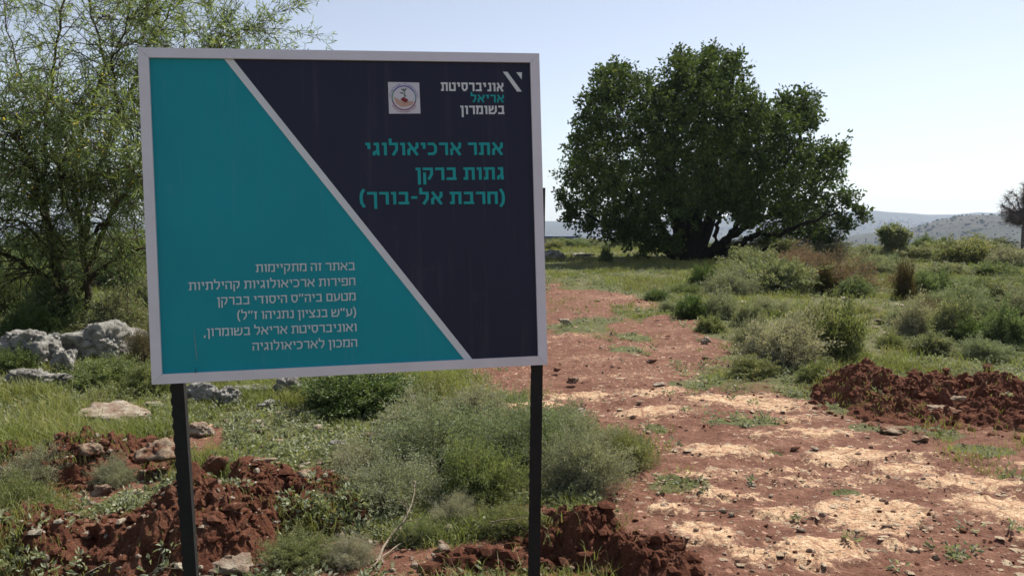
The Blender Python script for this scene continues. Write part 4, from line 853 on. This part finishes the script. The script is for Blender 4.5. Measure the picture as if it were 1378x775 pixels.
rock('grey', 'pointed grey rock at the right end of the row under the sign', 384, 538, 34, 32, rot=.6)
rock('grey', 'low grey rock in front of the row under the sign', 356, 552, 34, 14, rot=.6)
rock('pale', 'small pale stone in the grass below the row of grey rocks', 340, 572, 22, 8, small=True)
rock('pale', 'white stone in the grass under the middle of the sign', 498, 595, 34, 12, rot=.2)
rock('pale', 'small white stone left of the white one under the sign', 428, 578, 14, 9, small=True)
rock('grey', 'dark curved stone between two soil heaps and the white stone', 452, 606, 26, 14, rot=.3)
rock('dirty', 'pinkish tilted slab stuck in the soil left of the left post', 208, 624, 58, 34, zoff=.08, rot=.5, tilt=.5)
rock('dirty', 'earth-stained round stone right of the left post', 281, 640, 34, 30, zoff=.06, rot=.3)
rock('dirty', 'flat brown stone on the back of the middle soil heap', 342, 628, 40, 16, zoff=.12, rot=.3)
rock('dirty', 'orange-brown stone on the crest of the middle soil heap', 412, 642, 24, 12, zoff=.16, rot=.3)
rock('pale', 'smooth cream stone sticking out of the soil right of the left post', 303, 700, 38, 24, zoff=.10, rot=.1, tilt=.3)
rock('dirty', 'upright reddish stone under the cream stone', 326, 732, 22, 42, zoff=.02, rot=.1)
rock('pale', 'large cream stone at the bottom of the picture right of the left post', 300, 778, 78, 26, rot=.05)
rock('dirty', 'stained stone just left of the foot of the left post', 234, 762, 34, 34, zoff=.03, rot=.6)
rock('dirty', 'orange-lit stone in the face of the rear left soil heap', 118, 612, 28, 18, zoff=.14, rot=.2)
rock('dirty', 'brown stone capping the front left soil heap', 136, 664, 28, 20, zoff=.22, rot=.2)
rock('pale', 'pale pebble at the foot of the front left soil heap', 126, 722, 18, 12, zoff=.05, small=True)
rock('pale', 'lone pale-brown stone on the right edge of the track', 953, 461, 14, 12, rot=.3)
rock('dirty', 'flat light stone in the middle of the track', 879, 488, 12, 6, rot=.3)
rock('red', 'dark red clod-like stone by the right edge of the sign', 750, 499, 13, 8, rot=.3)
rock('dirty', 'two-toned stone on the track right of the dark red one', 773, 515, 16, 11, rot=.3)
rock('pale', 'pale stone far up the track near the sign edge', 760, 436, 16, 9, rot=.3)
rock('pale', 'flat pale stone lying on the left part of the track', 891, 521, 18, 5, rot=.3)
rock('pale', 'flat whitish stone beside the right post on the track edge', 772, 556, 26, 7, rot=.3)
rock('dirty', 'flat pinkish stone at the foot of the right soil bank', 1206, 588, 34, 9, rot=.1)
rock('dirty', 'long pinkish stone embedded in the right soil bank', 1282, 562, 46, 11, zoff=.05, rot=.1, tilt=.15)
rock('dirty', 'small pinkish stone below the flat one at the right bank', 1243, 600, 24, 8, rot=.1)
rock('dirty', 'squat stone high on the right soil bank', 1290, 544, 18, 9, zoff=.12, rot=.1)
rock('grey', 'mottled boulder at the sign edge before the far rim', 745, 350, 34, 16, rot=.1)
rock('grey', 'flat whitish rock near the tree shadow on the grass', 786, 346, 22, 6, rot=.1)
for i, (px, py, w, h) in enumerate([(1185, 437, 12, 6), (1178, 444, 8, 4), (1218, 430, 10, 5), (1212, 415, 12, 5), (1140, 405, 10, 4), (1207, 440, 8, 4), (1198, 452, 12, 4), (1150, 430, 8, 3), (1218, 382, 8, 4), (1000, 410, 14, 4), (1020, 424, 16, 5), (1014, 430, 10, 4), (1195, 422, 9, 3), (1100, 432, 9, 4)]):
    rock('pale', 'white stone lying in the bright meadow grass right of the track', px, py, w, h, small=True, group='white stones in the meadow', name='stone', cat='stone')
gg = rng(77); n = 0
while n < 64:
    px, py = 735 + 640 * gg.random(), 400 + 370 * gg.random() ** 1.0; x, y = G(px, py); t = float(track(np.array([x]), np.array([y]))[0])
    if t < .5: continue
    w = (6 + 10 * gg.random() ** 2) * (.5 + .5 * (py - 400) / 370); rock(['pale', 'dirty', 'dirty', 'red'][n % 4], 'small loose stone scattered on the red track', px, py, w, w * .5, small=True, group='loose stones on the track', name='stone', cat='stone'); n += 1
n = 0
while n < 36:
    px, py = [(60 + 380 * gg.random(), 620 + 150 * gg.random()), (480 + 330 * gg.random(), 715 + 60 * gg.random())][n % 2]
    w = 7 + 10 * gg.random() ** 2; rock(['pale', 'dirty'][(n // 2) % 2], 'small pale stone in the dug red earth near the sign posts', px, py, w, w * .6, zoff=.02, small=True, group='pale stones in the dug earth', name='stone', cat='stone'); n += 1

# ------------------------------------------------------------------ heaps of dug soil
def heap(label, px, py, rxpx, hgt, ratio, seed, lobes=None, dens=190):
    x, y = G(px, py); k = y / 1150.; rx = rxpx * k; ry = rx * ratio; g = rng(seed)
    lobes = lobes or [(0, 0, 1, 1, 1)]
    u = np.linspace(-1.25, 1.25, dens); U, V = np.meshgrid(u, u * 1.0); X = U * rx; Y = V * ry
    h = np.zeros_like(X)
    for lx, ly, sx, sy, a in lobes:
        d = np.hypot((U - lx) / sx, (V - ly) / sy) + (fbm(X * 3.5 + seed, Y * 3.5, o=3, s=seed) - .5) * .55
        h = np.maximum(h, a * (1 - ss(.05, 1.08, d)))
    w1, c1 = worley(X * 9 + seed + .3 * fbm(X * 20, Y * 20, o=2, s=1), Y * 9, seed); w2, c2 = worley(X * 21 + seed, Y * 21, seed + 1)
    cl = (1 - w1) ** 1.2 * .075 * (.1 + c1 ** 2 * 1.4) + (1 - w2) * .022 + (fbm(X * 34, Y * 34, o=4, s=seed, g=.65) - .5) * .05
    crag = (np.abs(fbm(X * 5 + 3, Y * 5, o=4, s=seed + 7, g=.6) - .5) * 2) * -.10
    env = ss(.03, .3, h); Z = h * hgt * (1 + (fbm(X * 2.5, Y * 2.5, o=3, s=seed + 2) - .5) * .9) + env * (cl * min(1, hgt * 5 + .15) + crag * min(1, hgt * 3) + .02) - .05 * (1 - ss(0, .12, h)) - .012
    Xw, Yw = X + x, Y + y; Z = Z + ground_h(Xw.ravel(), Yw.ravel()).reshape(X.shape) - float(ground_h(np.array([x]), np.array([y]))[0])
    o = np.random.default_rng(seed); J = (fbm(X * 30 + 9, Y * 30, o=2, s=seed + 4) - .5) * .03 * env
    v = np.stack([X + J, Y + J[::-1], Z], -1).reshape(-1, 3); i = np.arange(dens - 1)[:, None] * dens; j = np.arange(dens - 1)[None]
    q = np.stack([i + j, i + j + 1, i + dens + j + 1, i + dens + j], -1).reshape(-1, 4)
    # leave out the quads that lie under the ground all round
    zq = v[q][:, :, 2].max(1); q = q[zq > -.055]
    A = Acc(); A.add(v, q); me = A.mesh('soil_heap', MSOIL, False)
    ob = link('soil_heap', me, None, (x, y, float(ground_h(np.array([x]), np.array([y]))[0]))); tag(ob, label, 'soil heap')
    # crumbs of earth on and round the heap
    return x, y, rx, ry
heaps = [heap('rear heap of red-brown soil at the left, behind the front heap', 118, 628, 105, .24, .9, 301, [(0, 0, .9, .9, 1), (-.75, -.2, .5, .6, .5)], 170),
         heap('tall front heap of dark red soil left of the left post', 185, 742, 195, .33, 1.0, 302, [(.25, .1, .75, .8, 1), (-.7, -.1, .6, .7, .5)], 250),
         heap('low heap of dug red soil right of the left post', 385, 685, 135, .20, 1.1, 303, [(-.35, .15, .6, .7, .9), (.4, -.1, .62, .7, 1)], 220),
         heap('ridge of dark soil in the shade just left and right of the right post foot', 800, 758, 135, .20, .8, 304, [(-.05, .35, .6, .75, 1), (.45, -.2, .7, .6, .55)], 240),
         heap('low apron of red earth at the bottom between the posts', 650, 768, 80, .05, .5, 305, None, 150),
         heap('long ragged bank of freshly dug red soil on the right of the track', 1300, 548, 190, .25, .95, 306, [(-.62, .30, .42, .55, 1), (-.15, .22, .5, .55, .8), (.35, .15, .55, .6, .9), (.85, 0, .5, .7, .8), (-.55, -.35, .5, .5, .35), (.1, -.4, .6, .5, .42), (.6, -.5, .5, .5, .35)], 330),
         heap('small earth bump at the picture left edge', 15, 640, 60, .12, .8, 308, None, 100)]

# ------------------------------------------------------------------ clods, gravel, grass, weeds: things nobody could count
def heap_z(x, y):
    deps = None
    return ground_h(x, y)
def scatter_chunks(name, pts, size, mat, seed, label, cat, flatz=.7):
    g = rng(seed); n = len(pts); t = (1 + 5 ** .5) / 2
    V = unit(np.array([[-1, t, 0], [1, t, 0], [-1, -t, 0], [1, -t, 0], [0, -1, t], [0, 1, t], [0, -1, -t], [0, 1, -t], [t, 0, -1], [t, 0, 1], [-t, 0, -1], [-t, 0, 1]], float))
    F = np.array([[0, 11, 5], [0, 5, 1], [0, 1, 7], [0, 7, 10], [0, 10, 11], [1, 5, 9], [5, 11, 4], [11, 10, 2], [10, 7, 6], [7, 1, 8], [3, 9, 4], [3, 4, 2], [3, 2, 6], [3, 6, 8], [3, 8, 9], [4, 9, 5], [2, 4, 11], [6, 2, 10], [8, 6, 7], [9, 8, 1]])
    v = V[None] * (1 + g.normal(size=(n, 12, 1)) * .22) * (size[:, None, None]) * (1 + .35 * g.normal(size=(n, 1, 3))).clip(.5, 1.7) * np.array([1, 1, flatz])
    v = v + pts[:, None]; f = (np.arange(n)[:, None, None] * 12 + F[None]).reshape(-1, 3)
    A = Acc(); A.add(v.reshape(-1, 3), None, f, np.repeat(g.random(n), 12)); tag(link(name, A.mesh(name, mat)), label, cat, kind='stuff')
def polar(g, n, r0, r1, a0=-36, a1=36):
    r = r0 * (r1 / r0) ** g.random(n); a = np.radians(a0 + (a1 - a0) * g.random(n)); return r * np.sin(a), r * np.cos(a)
dg = None
def surf_z(x, y):
    """height of the finished ground or heap under each point, by ray"""
    bpy.context.view_layer.update(); dgr = bpy.context.evaluated_depsgraph_get(); z = np.empty(len(x))
    obs = [o for o in bpy.data.objects if o.name.startswith('soil_heap')]
    from mathutils.bvhtree import BVHTree
    z[:] = ground_full(x, y)
    for o in obs:
        bv = BVHTree.FromObject(o, dgr); lx, ly = o.location.x, o.location.y; dx, dy = o.dimensions.x / 2, o.dimensions.y / 2
        for i in np.nonzero((np.abs(x - lx) < dx) & (np.abs(y - ly) < dy))[0]:
            h = bv.ray_cast(Vector((x[i] - lx, y[i] - ly, 5)), Vector((0, 0, -1)))
            if h[0] is not None: z[i] = max(z[i], h[0].z + o.location.z)
    return z
def ground_full(x, y): return ground_h(x, y) + detail_h(x, y, masks(x, y))
def stuffs():
    g = rng(901)
    # clods round and on the heaps
    P = []; Z = []
    for x, y, rx, ry in heaps:
        n = int(300 + 900 * rx); a = g.random(n) * 6.28; r = np.sqrt(g.random(n)) * 1.12; P.append(np.stack([x + np.cos(a) * r * rx, y + np.sin(a) * r * ry], 1)); Z.append(.005 + .036 * g.random(n) ** 5)
    P = np.concatenate(P); s = np.concatenate(Z); z = surf_z(P[:, 0], P[:, 1]); scatter_chunks('soil_clods', np.column_stack([P, z + s * .25]), s, MSOIL, 902, 'crumbly red soil clods strewn over and around the dug heaps', 'soil clods')
    # gravel on the track
    x, y = polar(g, 14000, 3.4, 26, -20, 34); m = masks(x, y); k = (m[3] > .45) & (g.random(len(x)) < .12 + .9 * ss(.48, .66, fbm(x * 1.6, y * 1.6, o=3, s=91))); x, y = x[k], y[k]
    s = (.003 + .011 * g.random(len(x)) ** 4) * (1 + y * .07); z = ground_full(x, y); half = len(x) * 3 // 5
    scatter_chunks('gravel', np.column_stack([x, y, z + s * .2])[:half], s[:half], MR_CHIP, 903, 'fine pale gravel and chips strewn over the red track', 'gravel')
    scatter_chunks('gravel', np.column_stack([x, y, z + s * .2])[half:], s[half:] * .7, MSOIL, 904, 'reddish earth crumbs strewn over the track', 'gravel')
    x, y = polar(g, 2600, 3.6, 14, -34, -2); s = .006 + .02 * g.random(len(x)) ** 3; z = surf_z(x, y)
    scatter_chunks('gravel', np.column_stack([x, y, z + s * .3]), s, MR_PALE, 905, 'scattered pale stone chips in the grass and earth left of the track', 'gravel')
    # flakes of bedrock, lying flat, thick where the rock shows and thin between
    x, y = polar(g, 19000, 3.5, 27, -14, 34); m = masks(x, y); k = (m[3] > .4) & (g.random(len(x)) < .06 + .75 * ss(.1, .45, m[1]) * (1 - .8 * ss(.5, .8, m[1])) + .5 * ss(.50, .62, fbm(x * 1.2, y * 1.2, o=4, s=93, g=.65))); x, y = x[k], y[k]
    s = (.005 + .017 * g.random(len(x)) ** 3.0) * (1 + y * .05); z = ground_full(x, y); third = len(x) // 4
    scatter_chunks('bedrock_flakes', np.column_stack([x, y, z + s * .06])[third:], s[third:], MR_FLAKE, 906, 'flat pale flakes of broken limestone strewn along the track', 'stone flakes', .09)
    scatter_chunks('earth_flakes', np.column_stack([x, y, z + s * .06])[:third], s[:third], MR_CHIP, 907, 'flat earth-stained stone flakes strewn along the track', 'stone flakes', .12)
    # grass
    N = 56000; x, y = polar(g, N, 3.3, 62); xe, ye = polar(g, 14000, 4.2, 14, -34, -2); x, y = np.append(x, xe), np.append(y, ye); N = len(x); m = masks(x, y); far = ss(18, 26, y)
    dens = m[0] * (.12 + .88 * ss(.42, .6, fbm(x * .9, y * .9, o=3, s=81) + .10 * ss(10, 25, y))); k = g.random(N) < dens; x, y = x[k], y[k]; m = tuple(a[k] for a in m)
    z = surf_z(x, y); nt_ = len(x); b = 8; sc = 1 + .035 * y
    hh = (.040 + .085 * ss(.35, .7, fbm(x * .7, y * .7, o=2, s=82)) + .04 * g.random(nt_)) * (.55 + .6 * (m[3] < .3)) * (1 + .010 * y) * (.62 + .38 * ss(4.2, 6.5, y)) * (1 - .5 * bare(x, y)) * (1 - .4 * tuftmask(x, y))
    spread = .035 * sc; bx = x[:, None] + g.normal(size=(nt_, b)) * spread[:, None]; by = y[:, None] + g.normal(size=(nt_, b)) * spread[:, None] * 1.3; h = hh[:, None] * (.5 + .8 * g.random((nt_, b)))
    w = (.0028 + .0012 * g.random((nt_, b))) * (1 + .11 * y)[:, None]; th = g.random((nt_, b)) * 6.28; lean = .25 + .7 * g.random((nt_, b)); dx, dy = np.cos(th), np.sin(th); ph = g.random((nt_, b)) * 6.28
    B = np.stack([bx, by, np.broadcast_to(z[:, None] - .008, bx.shape)], -1).reshape(-1, 3); h, w, lean, dx, dy, ph = [a.ravel() for a in (h, w, lean, dx, dy, ph)]
    Wv = np.stack([np.cos(ph), np.sin(ph), 0 * ph], 1) * w[:, None] / 2; D1 = np.stack([dx * lean * .3 * h, dy * lean * .3 * h, h * .6], 1); D2 = np.stack([dx * lean * h, dy * lean * h, h * (1.0 - .15 * lean)], 1)
    n = len(B); v = np.stack([B - Wv, B + Wv, B + D1 + Wv * .8, B + D1 - Wv * .8, B + D2], 1).reshape(-1, 3); o = np.arange(n)[:, None] * 5
    rn = np.clip(np.repeat(.55 * fbm(x * 1.7, y * 1.7, o=3, s=83) + .1, b) + .38 * g.random(n) ** 1.3, 0, 1)
    A = Acc(); A.add(v, o + np.array([[0, 1, 2, 3]]), o + np.array([[3, 2, 4]]), np.repeat(rn, 5)); tag(link('grass', A.mesh('grass', ML_GRASS)), 'patchy spring grass covering the ground beside the track', 'grass', kind='stuff')
    # broad-leaved weeds, low rosettes
    N = 8000; x, y = polar(g, N, 3.4, 30); xe, ye = polar(g, 2000, 4.2, 14, -34, -2); x, y = np.append(x, xe), np.append(y, ye); N = len(x); m = masks(x, y); k = g.random(N) < np.maximum(m[0] * .9, .03) * (1 - .9 * bare(x, y)); x, y = x[k], y[k]; z = surf_z(x, y); b = 16; nt_ = len(x)
    C = np.repeat(np.column_stack([x, y, z]), b, 0); rr = np.repeat(.03 + .05 * g.random(nt_), b) * (1 + .02 * C[:, 1]); d = unit(g.normal(size=C.shape)); d[:, 2] = np.abs(d[:, 2]) * .9 + .15
    B = C + d * rr[:, None] * g.random((len(C), 1)); A = Acc(); leaves(A, B, d * np.array([1, 1, .5]) + g.normal(size=d.shape) * .3, .028 * (1 + .05 * C[:, 1]), .014 * (1 + .06 * C[:, 1]), g, np.clip(np.repeat(g.random(nt_), b) * .6 + .4 * g.random(len(C)), 0, 1))
    tag(link('weeds', A.mesh('weeds', ML_GREY)), 'low grey-green leafy weeds dotted through the grass and track', 'weeds', kind='stuff')
stuffs()

# ------------------------------------------------------------------ dead branches and twigs near the posts
def dead_branch(label, pts, r, seed, group=None):
    g = rng(seed); P = np.array([[*G(p[0], p[1], p[2]), p[2]] for p in pts]); P[:, 2] += ground_h(P[:, 0], P[:, 1]); n = len(P); tt = np.linspace(0, n - 1, (n - 1) * 5 + 1)
    Q = np.stack([np.interp(tt, np.arange(n), P[:, c]) for c in range(3)], 1); Q[1:] += np.cumsum(g.normal(size=(len(Q) - 1, 3)) * .004, 0); A = Acc(); c0 = Q[0].copy(); Q = Q - c0
    tube(A, Q, np.linspace(r, r * .35, len(Q)), 6)
    for i in range(3, len(Q) - 1, 2):
        d = unit(unit(Q[i] - Q[i - 1]) + g.normal(size=3) * .5); L = .06 + .12 * g.random(); tube(A, [Q[i], Q[i] + d * L * .5 + g.normal(size=3) * .006, Q[i] + d * L], [r * .45, r * .3, r * .15], 4)
    tag(link('dead_branch', A.mesh('dead_branch', MB_TWIG, True), None, c0), label, 'branch', group)
dead_branch('bleached dead branch rising through the grey shrub left of its centre', [(530, 730, .02), (552, 690, .10), (565, 650, .20)], .006, 1)
dead_branch('bundle of grey dead twigs fanning at the foot of the grey shrub', [(505, 755, .02), (535, 715, .06), (556, 700, .12)], .007, 2)
dead_branch('second grey twig of the bundle, lying lower towards the left', [(490, 770, .02), (530, 732, .03), (560, 715, .05)], .005, 3)
dead_branch('long thin twig lying on the red soil in front of the right post', [(640, 738, .02), (690, 745, .04), (735, 760, .02)], .005, 4)
dead_branch('thin dead twig stretching from the shrub to the right post', [(660, 705, .12), (690, 700, .16), (712, 694, .18)], .004, 5)
dead_branch('curved twig hanging over the dark soil right of the right post', [(735, 745, .03), (765, 745, .04), (785, 760, .02)], .004, 6)
dead_branch('thin stick lying across the pale bedrock of the track', [(940, 690, .02), (975, 688, .03), (1005, 683, .02)], .004, 7)
for i, (a, b_) in enumerate([((60, 770), (130, 735)), (((80, 775)), (150, 752)), ((150, 778), (205, 728)), ((95, 778), (175, 770)), ((180, 775), (240, 750)), ((35, 730), (95, 690))]):
    dead_branch('dry straw-coloured stalk lying at the foot of the front left heap', [(a[0], a[1], .02), ((a[0] + b_[0]) / 2, (a[1] + b_[1]) / 2, .07), (b_[0], b_[1], .09)], .004, 20 + i, 'dry stalks at the foot of the front heap')

# ------------------------------------------------------------------ far post, far shed, distant houses
def far_things():
    # open shed with a flat dark roof on the slope behind
    x0, Ys = W3(745, 320, 120)[0], 120.0; zt = W3(745, 317, 120)[2]; r = bpy.data.objects.new('long_shed', None); COL.objects.link(r); r.location = (x0 - 3, Ys, zt - 3.4); tag(r, 'long low shed with a flat grey-blue roof far behind the sign edge', 'shed')
    A = Acc(); box(A, -9, 6.4, -4, 4, 3.1, 3.38); link('roof', A.mesh('roof', m_plain('roof_metal', (.10, .12, .17), .5)), r)
    A = Acc(); box(A, -8.6, 5.6, -3.2, 3.4, -2.5, 3.1); link('wall', A.mesh('wall', m_plain('shed_wall', (.42, .38, .34), .9)), r)
    for i in range(4):
        A = Acc(); box(A, -7.6 + i * 3.4, -5.6 + i * 3.4, -3.24, -3.17, 1.0, 2.4); link('window', A.mesh('window', MBLACK), r)
    # houses of the towns across the valley
    g = rng(55); vars_ = []
    wm = [m_plain('house_wall_%s' % nme, c, .9) for nme, c in (('white', (.66, .63, .58)), ('cream', (.55, .48, .38)), ('grey', (.45, .44, .43)))]
    roofm = m_plain('house_roof_red', (.34, .12, .07), .9); dark = m_plain('window_dark', (.03, .03, .035), .4)
    for i in range(4):
        w, d, h = [(9, 8, 6), (14, 9, 9), (18, 10, 7), (11, 11, 11)][i]; A = Acc(); box(A, -w / 2, w / 2, -d / 2, d / 2, -4, h)
        if i % 2: box(A, -w / 4, w / 4, -d / 4, d / 4, h, h + 2.2)
        W_ = Acc()
        for fl_ in range(int(h // 3)):
            for c_ in range(int(w // 3)): cx = -w / 2 + 1.6 + c_ * 3; box(W_, cx - .6, cx + .6, -d / 2 - .05, -d / 2 + .1, fl_ * 3 + 1, fl_ * 3 + 2.3)
        me = A.mesh('distant_house', wm[i % 3]); wn = W_.mesh('window', dark); rf = None
        if i == 0:
            Rf = Acc(); Rf.add([[-w / 2 - .4, -d / 2 - .4, h + .01], [w / 2 + .4, -d / 2 - .4, h + .01], [w / 2 + .4, d / 2 + .4, h + .01], [-w / 2 - .4, d / 2 + .4, h + .01], [-w / 4, 0, h + 2.4], [w / 4, 0, h + 2.4]], [[0, 1, 5, 4], [2, 3, 4, 5]], [[1, 2, 5], [3, 0, 4]]); rf = Rf.mesh('roof', roofm)
        vars_.append((me, wn, rf))
    spots = []
    for cx, cy, sx, sy, n in ((1190, 302, 34, 5, 46), (1215, 312, 22, 6, 14), (860, 313, 60, 8, 50), (960, 308, 60, 7, 26), (790, 322, 40, 5, 16), (1010, 300, 40, 6, 16), (60, 312, 80, 6, 20)):
        for _ in range(n): spots.append((cx + g.normal() * sx * .6, cy + g.normal() * sy * .6))
    for px, py in spots:
        d = ray(px, py); ts = np.linspace(2300, 4300, 400); P = CAM[None] + d[None] * (ts / d[1])[:, None]; gh = ground_h(P[:, 0], P[:, 1]); hit = np.nonzero(P[:, 2] < gh + 3)[0]
        if not len(hit): continue
        p = P[hit[0]]; i = int(g.integers(0, 4)); o = link('distant_house', vars_[i][0], None, (p[0], p[1], gh[hit[0]]), (0, 0, g.normal() * .4)); tag(o, 'tiny pale house among many in the hazy towns across the valley', 'house', 'houses across the valley')
        tag(link('window', vars_[i][1], o), kind='stuff')
        if vars_[i][2]: link('roof', vars_[i][2], o)
far_things()
def far_scrub():
    g = rng(66); n = 7000; a = np.radians(-34 + 70 * g.random(n)); r = 420 * (2900 / 420) ** g.random(n) ; x, y = r * np.sin(a), r * np.cos(a); hill = (y > 850) & (y < 1300) & (x > 350); k = (fbm(x * .01, y * .01, o=3, s=67) > .42) | hill; x, y = x[k], y[k]
    x2 = 430 + 900 * g.random(2400); y2 = 900 + 420 * g.random(2400); x, y = np.append(x, x2), np.append(y, y2); z = ground_h(x, y); s_ = (1.0 + 2.0 * g.random(len(x)) ** 2) * np.clip(y / 1300., .7, 1.7)
    scatter_chunks('distant_scrub', np.column_stack([x, y, z + s_ * .3]), s_, m_plain('distant_scrub_green', (.045, .054, .036), .9, .3, .2, .1), 68, 'dark scrub and groves dotting the hazy hills across the valley', 'scrub')
far_scrub()

# ------------------------------------------------------------------ haze: one closed box of thin air round everything
def haze():
    A = Acc(); box(A, -5700, 5700, -5700, 5700, -140, 130); b = bpy.data.materials.new('haze_air'); b.use_nodes = True; t = b.node_tree; t.nodes.clear()
    o = t.nodes.new('ShaderNodeOutputMaterial'); v = t.nodes.new('ShaderNodeVolumePrincipled'); v.inputs['Color'].default_value = (.60, .73, .93, 1); v.inputs['Density'].default_value = HAZE_DENSITY; v.inputs['Anisotropy'].default_value = 0.2
    t.links.new(v.outputs[0], o.inputs['Volume']); ob = link('haze', A.mesh('haze', b)); tag(ob, kind='stuff')
haze()
